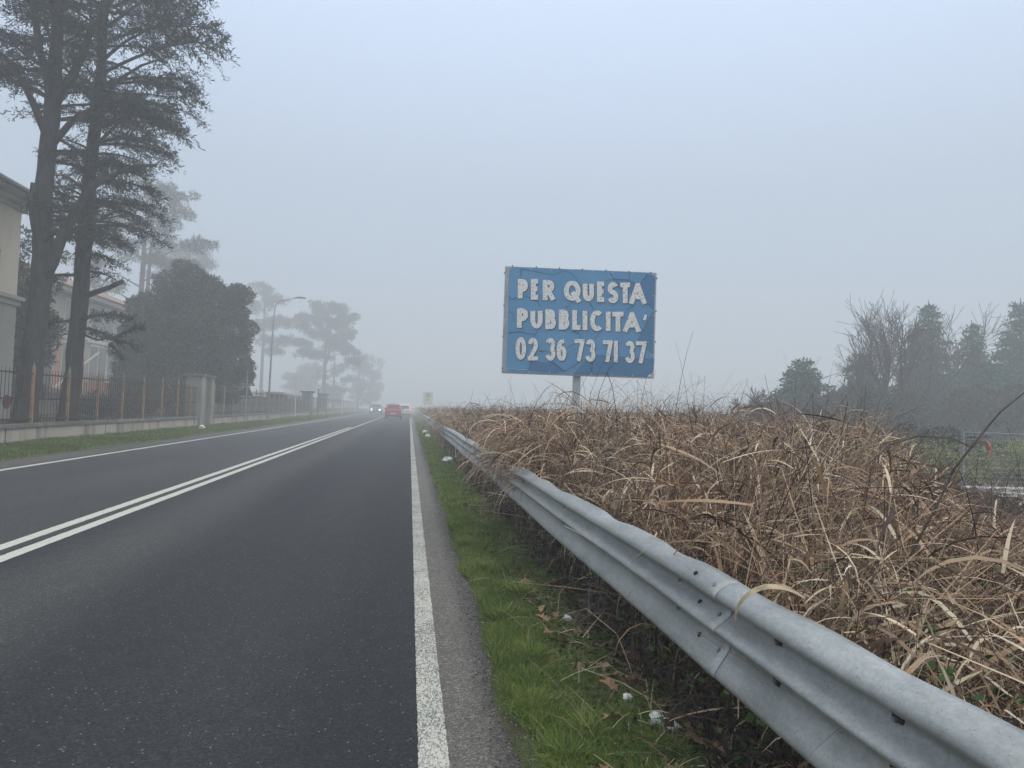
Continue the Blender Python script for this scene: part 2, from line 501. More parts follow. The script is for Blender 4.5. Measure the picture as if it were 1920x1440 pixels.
M['concrete_slab'] = wall_mat('pale_slab', (0.78, 0.76, 0.72), (0.66, 0.63, 0.58), (0.18, 0.16, 0.13), 3)
M['rubber'] = pmat('rubber', (0.015, 0.015, 0.016), (0.025, 0.025, 0.025), 10, 0.8)
M['chrome'] = pmat('wheel_metal', (0.35, 0.35, 0.36), (0.25, 0.25, 0.26), 10, 0.35, 0.7)
def paintmat(name, c):
    mt, n, b = nodes(name)
    b.inputs['Base Color'].default_value = (*c, 1)
    b.inputs['Roughness'].default_value = 0.35
    ns = noise(n, 5, 4, 0.6, pos(n, (1, 1, 1), True))
    n.links.new(mixc(n, ns.outputs[0], c, tuple(x*0.8 for x in c)), b.inputs['Base Color'])
    b.inputs['Coat Weight'].default_value = 0.5
    return mt
M['red_car'] = paintmat('red_paint', (0.50, 0.025, 0.045))
M['white_car'] = paintmat('white_paint', (0.75, 0.76, 0.76))
M['green_car'] = paintmat('olive_paint', (0.14, 0.15, 0.11))
M['car_glass'] = pmat('car_glass', (0.02, 0.028, 0.03), (0.04, 0.05, 0.05), 2, 0.08, spec=0.6)
M['black_trim'] = pmat('black_trim', (0.02, 0.02, 0.02), (0.03, 0.03, 0.03), 10, 0.6)
M['taillight'] = pmat('tail_light', (0.55, 0.02, 0.02), (0.4, 0.01, 0.01), 10, 0.2)
M['plate'] = pmat('number_plate', (0.7, 0.7, 0.68), (0.6, 0.6, 0.58), 10, 0.5)
def emit(name, c, s):
    mt, n, b = nodes(name)
    b.inputs['Base Color'].default_value = (*c, 1)
    b.inputs['Emission Color'].default_value = (*c, 1)
    b.inputs['Emission Strength'].default_value = s
    return mt
M['headlamp'] = emit('headlamp_glow', (1.0, 0.99, 0.93), 8.0)
M['brakelamp'] = emit('brake_lamp_glow', (1.0, 0.05, 0.03), 2.0)

# ------------------------------------------------------------------ ground, road
GX0, GX1, GY0, GY1 = -230.0, 230.0, -50.0, 520.0
def sheet(name, xs, ys, zf, mat_, kind='structure'):
    P = [[(x, y, zf(x, y)) for x in xs] for y in ys]
    mb = MB(); mb.grid(P)
    o = mb.build(name, mat_, smooth=True)
    o['kind'] = kind
    return o
def lin(a, b, n): return [a+(b-a)*i/(n-1) for i in range(n)]
sheet('ground', [GX0, -60, -20, -9.75, -7.4, 0.38, 0.42, 1.40, 1.46, 20, 60, GX1], [GY0, 0, 20, 60, 120, 300, GY1], lambda x, y: -0.12 if 0.4 < x < 1.45 else -0.012, M['field'])

# asphalt with a crumbling edge on the right
ys = [-20+0.18*i for i in range(int(60/0.18))] + [40+4*i for i in range(119)]
rr = random.Random(3)
def edge_r(y):
    return 0.445 + 0.025*math.sin(y*1.7) + 0.018*math.sin(y*5.3+1) + rr.uniform(-0.012, 0.012)
def edge_l(y):
    return -7.30 + 0.10*math.sin(y*0.37) + rr.uniform(-0.04, 0.04)
mb = MB()
mb.grid([[(edge_l(y), y, 0.0), (-3.1, y, 0.0), (edge_r(y), y, 0.0)] for y in ys])
road = mb.build('road', M['asphalt']); road['kind'] = 'structure'

def marking(name, x0, x1, y0, y1, mat_, ragged=0.006, step=0.05, z=0.004):
    P = []; y = y0
    while y < y1:
        P.append([(x0+rr.uniform(-ragged, ragged), y, z), (x1+rr.uniform(-ragged, ragged), y, z)])
        y += step*(1 if y < 9 else 3 if y < 14 else 8 if y < 60 else 80)
    P.append([(x0, y1, z), (x1, y1, z)])
    mb = MB(); mb.grid(P)
    o = mb.build(name, mat_); o['kind'] = 'structure'
    return o
marking('road_marking', 0.078, 0.186, -10, 480, M['paint_worn'], 0.0025, 0.02)
marking('road_marking', -3.065, -2.945, -10, 480, M['paint'], 0.003)
marking('road_marking', -3.295, -3.175, -10, 41, M['paint'], 0.003)
marking('road_marking', -6.60, -6.47, -10, 480, M['paint'], 0.004)

# verges
def vz_r(x, y):
    t = max(0, (x-0.40))
    return -0.004 + 0.012*math.sin(y*2.1+x*7)*min(1, t*4) - 0.05*min(1, t/0.8) + 0.02*math.sin(y*0.9)*min(1, t*3)
ysr = [0.2+0.1*i for i in range(140)] + [14.2+1.0*i for i in range(60)] + [75+10*i for i in range(40)]
sheet('verge', [0.36, 0.42, 0.5, 0.6, 0.7, 0.8, 0.9, 1.0, 1.1, 1.25, 1.45], ysr, lambda x, y: vz_r(x, y)-0.003 if x > 0.38 else -0.008, M['verge_soil'])
def vz_l(x, y):
    t = (-7.2-x)/2.4
    return -0.005 + 0.05*min(1, max(0, t)) + 0.012*math.sin(y*0.8+x)*min(1, max(0, t*3))
sheet('verge', [-9.66, -9.2, -8.7, -8.2, -7.7, -7.4, -7.2, -7.1], [5+0.8*i for i in range(150)]+[125+10*i for i in range(38)], lambda x, y: vz_l(x, y) if x < -7.15 else -0.009, M['verge_soil'])
sheet('garden_ground', [-60, -40, -20, -9.78], [2, 20, 40, 60, 80, 120, 200], lambda x, y: 0.36, M['soil'])

# ------------------------------------------------------------------ grass (right verge)
def hash_noise(x, y, s, seed=0.0):
    return (np.sin(x*s*1.3+seed)*np.cos(y*s*0.9+seed*2)+np.sin((x+y)*s*0.7+3.1+seed)+np.sin(x*s*2.7-y*s*1.9+seed))/3.0

def grass_patch(n, xs, ysd, hmin, hmax, wmin, wmax, zf, dens, nseg=2, rng=RG):
    x = rng.uniform(xs[0], xs[1], n)
    u = rng.uniform(0, 1, n)
    y = ysd[0]*(ysd[1]/ysd[0])**u                    # denser towards the viewer, area falls off with distance
    keep = rng.uniform(0, 1, n) < dens(x, y)
    x, y = x[keep], y[keep]
    k = len(x)
    z = np.array([zf(a, b) for a, b in zip(x, y)]) - 0.004
    h = rng.uniform(hmin, hmax, k)*(1+0.45*hash_noise(x, y, 4.0))
    wv = rng.uniform(wmin, wmax, k)
    return blades(np.stack([x, y, z], 1), rng.uniform(0, 2*np.pi, k), rng.uniform(0.7, 1.45, k), rng.uniform(0.3, 1.6, k), h, wv, nseg, rng.uniform(-1.2, 1.2, k))
def dens_r(x, y):
    e = np.clip((x-0.455-0.03*np.sin(y*3.1)-0.02*np.sin(y*7.7))/0.09, 0, 1)
    rail = np.clip((1.36-x)/0.15, 0.3, 1)
    bare = hash_noise(x, y, 6.0, 1.0) + 0.5*hash_noise(x, y, 15.0, 4.0)
    b = np.clip((bare+0.95-0.35*np.clip((x-0.80)/0.2, 0, 1))/0.3, 0.50, 1)
    return e*rail*b
parts = [grass_patch(230000, (0.43, 1.32), (1.9, 8.0), 0.02, 0.075, 0.0022, 0.005, vz_r, dens_r),
         grass_patch(80000, (0.43, 1.30), (7.0, 28.0), 0.03, 0.08, 0.006, 0.012, vz_r, dens_r),
         grass_patch(10000, (0.43, 1.5), (24.0, 120.0), 0.06, 0.14, 0.02, 0.06, vz_r, dens_r)]
V, F = join_arrays(parts)
tag(np_mesh('grass', V, F, M['grass']), 'short bright green grass growing between the asphalt edge and the steel guardrail', 'grass', kind='stuff')
# taller tufts near the edge
tx = [(0.62, 2.55), (0.74, 2.75), (0.60, 3.25), (0.66, 3.6), (0.58, 4.3), (0.8, 4.9), (0.62, 5.6), (0.9, 2.3), (1.02, 2.6), (0.7, 2.2), (0.85, 2.1), (0.56, 3.0), (0.55, 6.6), (0.6, 8.0), (0.62, 9.6)]
parts = []
for (x, y) in tx:
    k = 420
    a = RG.uniform(0, 2*np.pi, k); r_ = np.abs(RG.normal(0, 0.045, k))
    px, py = x+r_*np.cos(a), y+r_*np.sin(a)*1.5
    parts.append(blades(np.stack([px, py, np.full(k, -0.03)], 1), a+RG.normal(0, 0.8, k), RG.uniform(0.8, 1.4, k), RG.uniform(0.5, 1.9, k), RG.uniform(0.06, 0.15, k), RG.uniform(0.0025, 0.005, k), 4, RG.uniform(-1, 1, k)))
V, F = join_arrays(parts)
tag(np_mesh('grass_tufts', V, F, M['grass']), 'longer tufts of green grass standing out of the short grass by the road edge', 'grass', kind='stuff')
# left verge grass
def dens_l(x, y):
    e = np.clip((-7.42-x+0.12*np.sin(y*0.6)+0.1*np.sin(y*1.9))/0.25, 0, 1)
    return e*np.clip(0.85+0.5*hash_noise(x, y, 1.5), 0.3, 1)
parts = [grass_patch(90000, (-9.6, -7.2), (11, 60), 0.04, 0.10, 0.012, 0.028, vz_l, dens_l),
         grass_patch(14000, (-9.6, -7.2), (55, 180), 0.10, 0.22, 0.05, 0.12, vz_l, dens_l)]
V, F = join_arrays(parts)
tag(np_mesh('grass', V, F, M['grass_left']), 'green grass strip between the far road edge and the low boundary wall', 'grass', kind='stuff')

# low broad leaves and dark litter below the rail
rg_s = np.random.default_rng(77)
def leaf_quads(n, xr, yr, zr, smin, smax, zf=None, rng=RG, ylog=True):
    x = rng.uniform(*xr, n)
    y = yr[0]*(yr[1]/yr[0])**rng.uniform(0, 1, n) if ylog else rng.uniform(*yr, n)
    z = rng.uniform(*zr, n) + (np.array([zf(a, b) for a, b in zip(x, y)]) if zf else 0)
    D = rng.normal(size=(n, 3)); D[:, 2] *= 0.35
    L = rng.uniform(smin, smax, n)
    return shards(np.stack([x, y, z], 1), D, L, L*rng.uniform(0.4, 0.8, n), rng)
V, F = join_arrays([leaf_quads(4200, (0.78, 1.35), (1.6, 14), (0.0, 0.07), 0.012, 0.035, vz_r),
                    leaf_quads(2600, (1.1, 1.45), (1.3, 14), (0.0, 0.34), 0.015, 0.045, vz_r),
                    leaf_quads(2600, (0.5, 1.0), (1.8, 9), (0.0, 0.02), 0.01, 0.028, vz_r),
                    leaf_quads(5000, (1.1, 4.5), (1.0, 7), (0.05, 0.65), 0.025, 0.06)])
tag(np_mesh('ground_cover', V, F, M['weedleaf']), 'low dark green ivy and weeds under the guardrail and among the dead reeds', 'ground cover', kind='stuff')
n_ = 1500
x = rg_s.normal(1.0, 0.16, n_); y = 1.8*(16/1.8)**rg_s.uniform(0, 1, n_)
ok_ = (x > 0.6) & (x < 1.4); x, y = x[ok_], y[ok_]; n_ = len(x)
V, F = blades(np.stack([x, y, np.array([vz_r(a, b) for a, b in zip(x, y)])+rg_s.uniform(0.01, 0.07, n_)], 1), rg_s.uniform(0, 6.28, n_), rg_s.uniform(-0.15, 0.5, n_), rg_s.uniform(0, 1.0, n_), rg_s.uniform(0.05, 0.3, n_), rg_s.uniform(0.0015, 0.006, n_), 3, rg_s.uniform(-1, 1, n_), taper=0.4, base=1.0)
tag(np_mesh('dead_straw', V, F, leafmat('straw_bits', [(0, (0.06, 0.04, 0.03)), (0.6, (0.26, 0.19, 0.12)), (1, (0.6, 0.5, 0.35))], 0.7)), 'scattered dry straw and broken stalks lying in the grass below the guardrail', 'straw', kind='stuff')
V, F = join_arrays([leaf_quads(3500, (0.72, 1.35), (1.6, 14), (0.0, 0.03), 0.02, 0.06, vz_r),
                    leaf_quads(5000, (1.05, 2.4), (1.0, 14), (-0.02, 0.1), 0.03, 0.08)])
tag(np_mesh('leaf_litter', V, F, leafmat('litter', [(0, (0.03, 0.018, 0.012)), (0.7, (0.085, 0.045, 0.028)), (1, (0.2, 0.12, 0.07))], 0.8)), 'dark brown broken leaf litter below the guardrail', 'leaf litter', kind='stuff')
# gravel at the crumbling asphalt edge
n = 2600
gx = RG.normal(0.44, 0.045, n); gy = 1.8*(12/1.8)**RG.uniform(0, 1, n); gs = RG.uniform(0.0015, 0.0055, n)
oc = np.array([[1, 0, 0], [0, 1, 0], [-1, 0, 0], [0, -1, 0], [0, 0, 0.8], [0, 0, -0.8]], float)
V = (oc[None]*RG.uniform(0.6, 1.3, (n, 6, 1)))*gs[:, None, None] + np.stack([gx, gy, 0.0015+gs*0.5], 1)[:, None]
F = (np.arange(n)*6)[:, None, None] + np.array([[0,1,4],[1,2,4],[2,3,4],[3,0,4],[1,0,5],[2,1,5],[3,2,5],[0,3,5]])[None]
tag(np_mesh('gravel', V.reshape(-1, 3), F.reshape(-1, 3), M['gravel']), 'loose gravel chips along the crumbling asphalt edge', 'gravel', kind='stuff')

# ------------------------------------------------------------------ fallen leaves, litter, twigs (each one a thing)
def oak_leaf(L, seed):
    r_ = random.Random(seed)
    n_l = 4
    left, right = [], []
    for i in range(n_l*2+1):
        t = i/(n_l*2)
        w_ = (0.34 if i % 2 else 0.16)*math.sin(math.pi*min(1, 0.12+t*0.9))*L*r_.uniform(0.85, 1.15)
        left.append((-w_, t*L)); right.append((w_, t*L+r_.uniform(-0.04, 0.04)*L))
    out_ = []
    rows = []
    cup = r_.uniform(0.2, 0.9)
    for (lx, ly), (rx, ry) in zip(left, right):
        zc = 0.10*L*math.sin(ly/L*math.pi)*cup
        rows.append([(lx, ly, zc+abs(lx)*cup*r_.uniform(0.3, 1)), (0, (ly+ry)/2, zc), (rx, ry, zc+abs(rx)*cup*r_.uniform(0.3, 1))])
    mb = MB(); mb.grid(rows)
    mb.tube([(0, -0.28*L, 0.02*L), (0, 0.02*L, 0)], 0.008*L, 4)
    return mb
leaf_meshes = []
for i in range(5):
    mb = oak_leaf(0.105, i)
    me = bpy.data.meshes.new('fallen_leaf'); me.from_pydata(mb.v, [], mb.f); me.materials.append(M['oakleaf'])
    me.update(); leaf_meshes.append(me)
leaf_spots = [(0.93, 4.28, 'orange brown'), (0.86, 4.15, 'rusty'), (0.99, 4.42, 'pale tan'), (1.03, 4.05, 'rust brown'), (1.06, 3.85, 'rust brown'),
              (1.0, 3.45, 'pinkish brown'), (1.05, 3.2, 'pale brown'), (0.86, 5.25, 'orange brown'), (0.9, 5.6, 'rusty'), (0.97, 6.0, 'pale tan'),
              (1.10, 2.62, 'tan'), (1.13, 2.55, 'pale tan'), (1.12, 2.95, 'rust brown'), (1.2, 3.1, 'rust brown'), (0.83, 3.9, 'tan'),
              (0.95, 5.0, 'rust brown'), (1.04, 5.5, 'dull brown'), (0.72, 2.38, 'tan'), (1.05, 2.3, 'pale tan'), (1.0, 2.42, 'rust brown')]
leaf_spots += [(rnd.uniform(0.85, 1.2), rnd.uniform(2.4, 7.0), 'brown') for _ in range(9)]
for i, (x, y, cname) in enumerate(leaf_spots):
    o = bpy.data.objects.new('fallen_leaf', leaf_meshes[i % 5])
    col.objects.link(o)
    o.location = (x, y, vz_r(x, y)+0.045)
    o.rotation_euler = (rnd.uniform(-0.5, 0.5), rnd.uniform(-0.5, 0.5), rnd.uniform(0, 6.28))
    s = rnd.uniform(0.8, 1.25); o.scale = (s, s, s)
    tag(o, 'dry brown lobed leaf lying in the grass below the guardrail', 'fallen leaf', 'fallen oak leaves on the right verge')

def crumple(r0, seed, squash=0.6):
    r_ = random.Random(seed)
    mb = MB()
    P = []
    for i in range(7):
        th = math.pi*i/6
        row = []
        for j in range(9):
            ph = 2*math.pi*j/9
            q = r0*r_.uniform(0.55, 1.15)
            row.append((q*math.sin(th)*math.cos(ph), q*math.sin(th)*math.sin(ph), q*math.cos(th)*squash+r0*squash*0.6))
        P.append(row)
    mb.grid(P, close=True)
    return mb
for (x, y, s, lab) in [(1.04, 2.79, 0.034, 'crumpled white tissue in the near grass, the largest scrap below the rail'),
                       (1.085, 2.72, 0.026, 'smaller white tissue scrap touching the largest one in the near grass'),
                       (0.985, 3.02, 0.022, 'dull grey crumpled paper in the grass beyond the pair of white tissues'),
                       (1.01, 4.3, 0.026, 'small folded white paper among brown leaves beside the guardrail'),
                       (0.90, 16.2, 0.10, 'white and green litter scrap lying flat beside the overhanging reeds'),
                       (0.80, 30.0, 0.10, 'white litter scrap on the far grass strip, nearer of two'),
                       (0.78, 34.5, 0.12, 'white litter scrap on the far grass strip, farther of two'),
                       (-8.55, 31.2, 0.11, 'white plastic bag lying on the left grass strip before the concrete gate piers')]:
    o = crumple(s*1.35, int(x*100+y*10)).build('litter', M['paper'])
    o.location = (x, y, vz_r(x, y)+0.035 if x > 0 else vz_l(x, y)+0.05)
    tag(o, lab, 'litter')

def dead_stalk(pts, r0, lab, extra=()):
    mb = MB(); mb.tube(pts, [r0*(1-0.6*i/(len(pts)-1)) for i in range(len(pts))], 5)
    for e_ in extra: mb.tube(e_, r0*0.6, 4)
    o = mb.build('dead_stalk', straw_mat)
    tag(o, lab, 'dead stalk')
straw_mat = pmat('straw', (0.48, 0.40, 0.25), (0.30, 0.24, 0.15), 30, 0.7)
dead_stalk([(0.90, 4.10, 0.06), (0.98, 3.75, 0.20), (1.03, 3.35, 0.19), (1.045, 3.2, 0.10), (1.06, 3.05, -0.02)], 0.003, 'long pale kinked stalk leaning from the grass towards the guardrail', [[(0.90, 4.1, 0.06), (0.95, 4.3, 0.14), (1.0, 4.35, 0.17)]])
dead_stalk([(0.86, 3.35, 0.03), (0.98, 3.08, 0.06), (1.06, 2.9, 0.05), (1.12, 2.75, 0.0)], 0.003, 'straw coloured twig lying in the grass beside the grey crumpled paper')
dead_stalk([(1.075, 3.0, -0.02), (1.07, 3.02, 0.07), (1.068, 3.03, 0.10)], 0.0055, 'short thick pale cut stem standing upright in the grass')
dead_stalk([(0.50, 3.55, 0.01), (0.49, 3.75, 0.012), (0.475, 3.95, 0.03)], 0.0022, 'thin curved twig on the crumbled asphalt edge, farther of two')
dead_stalk([(0.57, 2.75, 0.012), (0.535, 2.87, 0.02)], 0.002, 'short pale twig on the crumbled asphalt edge, nearer of two')

# ------------------------------------------------------------------ guardrail
RX = 0.945
PROF = [(0.084, 0.737), (0.080, 0.744), (0.060, 0.742), (0.032, 0.730), (0.012, 0.715), (0.002, 0.702), (0.001, 0.694), (0.012, 0.686), (0.034, 0.679), (0.054, 0.667), (0.059, 0.655), (0.053, 0.641), (0.034, 0.624), (0.010, 0.607),
        (0.001, 0.600), (0.000, 0.595), (0.008, 0.588), (0.030, 0.579), (0.050, 0.567), (0.056, 0.554), (0.052, 0.538), (0.037, 0.514), (0.018, 0.487), (0.006, 0.468), (0.004, 0.458), (0.016, 0.450)]
def rail_dx(y): return 0.006*math.sin(y*0.9)+0.004*math.sin(y*2.3+1)
def rail_dent(y):
    d = 0
    for yc, a, s in ((3.35, 0.020, 0.16), (2.55, 0.014, 0.13), (1.9, 0.010, 0.2), (4.6, 0.018, 0.25), (5.4, 0.012, 0.2), (1.35, 0.008, 0.15), (9.5, 0.02, 0.3), (12.5, 0.03, 0.4)):
        d += 0.8*a*math.exp(-((y-yc)/s)**2)
    return d
grail = thing('guardrail', 'galvanised steel double wave guardrail running along the right verge in front of dead reeds', 'guardrail', (0, 0, 0))
def beam(y0, y1, off=0.0):
    P = []
    n_ = max(2, int((y1-y0)/0.05)) if y0 < 20 else max(2, int((y1-y0)/1.0))
    for i in range(n_+1):
        y = y0+(y1-y0)*i/n_
        dn, dx = rail_dent(y), rail_dx(y)
        row = []
        for k, (px, pz) in enumerate(PROF):
            x_ = px; z_ = pz
            if k < 4:
                x_ -= dn*(1-k/4.0)*1.3; z_ -= dn*(1-k/4.0)*0.8
            row.append((RX+dx+x_-off, y, z_))
        P.append(row)
    mb = MB(); mb.grid(P)
    o = mb.build('rail_beam', M['galv'], grail, smooth=True)
    s = o.modifiers.new('thick', 'SOLIDIFY'); s.thickness = 0.003; s.offset = -1 
    return o
SP = [-1.75, 2.38, 6.5, 10.6, 14.7, 18.8, 22.9, 27.0, 31.1, 35.2, 39.3, 43.4, 47.5, 51.6, 55.7, 59.8]
for i in range(len(SP)-1):
    beam(SP[i]-(0.30 if i else 0), SP[i+1], 0.0035*(i % 2))
beam(59.6, 130, 0.002)
for i, s_y in enumerate(SP[1:6]):                      # splice bolts
    for dy in (-0.25, -0.10):
        for pz, px, nz in ((0.722, 0.022, 0.7), (0.628, 0.040, 0.6), (0.520, 0.041, 0.5)):
            mb = MB(); c = Vector((RX+rail_dx(s_y+dy)+px, s_y+dy, pz)); nn = Vector((-0.8, 0, nz)).normalized()
            mb.tube([c-nn*0.004, c+nn*0.010], [0.011, 0.008], 8)
            mb.build('bolt', M['galv_dark'] if dy < -0.2 else M['dark_hole'], grail)
for yy in (1.33, 1.80, 2.50, 4.4, 6.4, 8.4, 10.4, 12.4): # slotted holes with post bolts
    for pz, px in ((0.650, 0.058), (0.549, 0.055)):
        xx = RX+rail_dx(yy)+px
        mb = MB(); mb.obox((xx-0.003, yy, pz), (0.003, 0, 0), (0, 0.017, 0), (0, 0, 0.009)); mb.build('slot', M['dark_hole'], grail)
        mb = MB(); mb.tube([(xx-0.013, yy+0.004, pz), (xx-0.002, yy+0.004, pz)], 0.006, 8); mb.build('bolt', M['galv_dark'], grail)
yy = 0.30
while yy < 60:
    mb = MB()
    for (a, b_) in (((RX+0.22, RX+0.226)), ((RX+0.30, RX+0.306))):
        mb.box(a, b_, yy-0.03, yy+0.03, -0.4, 0.60)
    mb.box(RX+0.226, RX+0.30, yy-0.003, yy+0.003, -0.4, 0.60)
    mb.build('post', M['galv_dark'], grail)
    mb = MB(); mb.box(RX+0.050, RX+0.219, yy-0.03, yy+0.03, 0.50, 0.58)
    mb.build('spacer', M['galv_dark'], grail)
    yy += 4.1
mb = MB(); 
# curled dry leaf lying over the rail
V, F = blades(np.array([[1.075, 1.80, 0.77]]), np.array([np.pi-0.25]), np.array([0.55]), np.array([2.3]), np.array([0.25]), np.array([0.034]), 14, np.array([0.55]), taper=0.05, base=0.5)
tag(np_mesh('dry_leaf_blade', V, F, straw_mat), 'single curled tan reed leaf hanging over the guardrail top edge', 'leaf')

V, F = blades(np.array([[1.06, 2.62, 0.765], [1.10, 3.6, 0.80], [1.12, 3.0, 0.78], [1.10, 4.9, 0.84], [1.13, 5.1, 0.86]]), np.array([3.5, 3.3, 2.9, 3.2, 3.0]), np.array([0.25, 0.2, 0.2, 0.7, 0.6]), np.array([1.7, 1.2, 1.6, 2.3, 2.4]), np.array([0.34, 0.42, 0.30, 0.45, 0.5]), np.array([0.003, 0.003, 0.003, 0.010, 0.012]), 10, np.array([0.2, 0.3, 0.1, 0.4, 0.4]), taper=0.3, base=0.8)
tag(np_mesh('dry_strands', V, F, straw_mat), 'thin dry strands drooping over the guardrail from the reeds', 'dry strands', kind='stuff')

# ------------------------------------------------------------------ dead reeds
def hfield(x, y):
    """height of the dead reed thicket"""
    h = 1.12 + 0.24*hash_noise(x, y, 0.8, 2.0) + 0.16*hash_noise(x, y, 2.1, 5.0)
    ratio = x/np.maximum(y, 0.5)
    right = np.clip((ratio-0.68)/0.20, 0, 1)
    hr = np.clip(0.76-0.135*np.maximum(y-3.0, 0), 0.08, 0.8)
    near = np.clip((4.0-y)/3, 0, 1)
    h = h*(1-right) + hr*right
    h = h*(1-0.20*near*(1-right))
    rail = np.clip((x-1.02)/0.7, 0, 1)
    hn = 0.62+0.38*rail
    over = np.exp(-((y-7.4)/1.5)**2) + 0.8*np.exp(-((y-21)/3.5)**2) + np.clip((y-40)/20, 0, 1)
    hn = np.clip(hn+0.45*over, 0, 1.05)
    return h*hn
def reed_field(n, xr, yr, leaves, wl, ws, nseg, rng, lmin=0.25, lmax=0.6, ylog=True):
    y = yr[0]*(yr[1]/yr[0])**rng.uniform(0, 1, n) if ylog else rng.uniform(*yr, n)
    x = xr[0] + (xr[1]-xr[0])*rng.uniform(0, 1, n)**1.15
    keep = x/np.maximum(y, 0.3) < 1.7
    x, y = x[keep], y[keep]
    # thin out towards the clearing
    ratio = x/np.maximum(y, 0.5)
    keep = rng.uniform(0, 1, len(x)) > 0.55*np.clip((ratio-0.75)/0.3, 0, 1)*np.clip((y-4)/3, 0, 1)
    x, y = x[keep], y[keep]
    k = len(x)
    h = hfield(x, y)*rng.uniform(0.62, 1.12, k)
    lean = rng.uniform(1.05, 1.52, k)
    phi = rng.uniform(0, 2*np.pi, k)
    phi = np.where((x < 1.35) & (np.cos(phi) < 0) & ~((np.abs(y-7.4) < 1.5) | (np.abs(y-21) < 3)), np.pi-phi, phi)
    P0 = np.stack([x, y, np.full(k, -0.03)], 1)
    L = h/np.sin(lean)
    out_ = [blades(P0, phi, lean, np.full(k, 0.12), L, np.full(k, ws)*rng.uniform(0.7, 1.3, k), 3, rng.uniform(-1, 1, k), taper=0.5, base=1.0)]
    D = np.stack([np.cos(lean)*np.cos(phi), np.cos(lean)*np.sin(phi), np.sin(lean)], 1)
    for j in range(leaves):
        s = rng.uniform(0.25, 1.0, k)**0.8
        Q = P0 + D*(L*s)[:, None]
        ph = rng.uniform(0, 2*np.pi, k)
        ll = rng.uniform(lmin, lmax, k)
        e0 = rng.uniform(-0.3, 1.1, k)
        e0 = np.where(Q[:, 2]+np.sin(e0)*ll*0.7 > hfield(x, y)*1.12, rng.uniform(-0.6, 0.15, k), e0)
        tipx = Q[:, 0] + np.cos(ph)*ll*0.65
        overhang = (np.abs(y-7.3) < 1.7) | (np.abs(y-21) < 3.2) | (y > 38)
        bad = (tipx < 1.0) & ~overhang
        ph = np.where(bad, np.pi-ph, ph)
        out_.append(blades(Q, ph, e0, rng.uniform(0.2, 3.2, k)*rng.uniform(0.5, 1, k), ll*rng.uniform(0.5, 1.3, k), np.full(k, wl)*np.minimum(1.35, np.exp(rng.normal(-0.3, 0.5, k))), nseg, rng.uniform(-1.4, 1.4, k), taper=0.08, base=0.5))
    return out_
rg = np.random.default_rng(5)
parts = reed_field(3600, (1.20, 5.5), (0.55, 5.5), 7, 0.015, 0.0045, 6, rg, 0.15, 0.45)
parts += reed_field(5200, (1.15, 8.5), (5.0, 14.0), 7, 0.015, 0.006, 5, rg, 0.2, 0.5)
parts += reed_field(5200, (1.0, 13.0), (13.0, 45.0), 5, 0.020, 0.012, 4, rg, 0.3, 0.7)
parts += reed_field(3500, (1.0, 18.0), (42.0, 130.0), 5, 0.045, 0.03, 3, rg, 0.4, 0.9)
for nn, xr, yr in ((900, (1.0, 1.35), (5.6, 8.9)), (700, (1.0, 1.4), (18, 24))):      # clumps spilling over the rail
    k = nn
    x = rg.uniform(*xr, k); y = rg.normal((yr[0]+yr[1])/2, (yr[1]-yr[0])/4.5, k)
    P0 = np.stack([x, y, rg.uniform(0.55, 1.05, k)], 1)
    parts.append(blades(P0, np.pi+rg.normal(0, 0.75, k), rg.uniform(0.0, 1.2, k), rg.uniform(1.6, 2.9, k), rg.uniform(0.3, 0.75, k), rg.uniform(0.005, 0.013, k), 7, rg.uniform(-1, 1, k)))
for n_, xr, yr, W0 in ((4500, (1.15, 5.0), (0.6, 5.5), 0.004), (8000, (1.10, 9.0), (5.0, 16.0), 0.005), (7000, (1.05, 14.0), (15.0, 50.0), 0.012)):
    y = yr[0]*(yr[1]/yr[0])**rg.uniform(0, 1, n_); x = xr[0]+(xr[1]-xr[0])*rg.uniform(0, 1, n_)**1.2
    keep = x/np.maximum(y, .3) < 1.5; x, y = x[keep], y[keep]; k = len(x)
    hh = hfield(x, y)*np.clip(1+0.10*rg.normal(size=k), 0.6, 1.2)
    th = rg.uniform(0.05, 1.35, k); ph = rg.normal(2.3, 1.3, k)*np.where(rg.uniform(0, 1, k) < 0.5, 1, -0.4)
    ph = np.where((x < 1.5) & (np.cos(ph) < 0), np.pi-ph, ph)
    z0 = hh*rg.uniform(0.05, 0.8, k)
    parts.append(blades(np.stack([x, y, z0], 1), ph, th, rg.uniform(-0.1, 0.35, k), np.clip((hh-z0)/np.sin(th), 0.1, 1.0), np.full(k, W0)*rg.uniform(0.5, 1.5, k), 3, rg.uniform(-1, 1, k), taper=0.5, base=1.0))
V, F = join_arrays([p for p in parts if p[1].shape[1] == 4])
vx, vy = V[:, 0], np.maximum(V[:, 1], 0.3)
bad_v = (vx/vy > 0.74) & (vy < 9) & (V[:, 2] > hfield(vx, vy)*1.25+0.06)
F = F[~bad_v[F].any(axis=1)]
tag(np_mesh('dead_reeds', V, F, M['reed']), 'thicket of dead tan reeds and curled dry leaves behind the guardrail', 'dead reeds', kind='stuff')
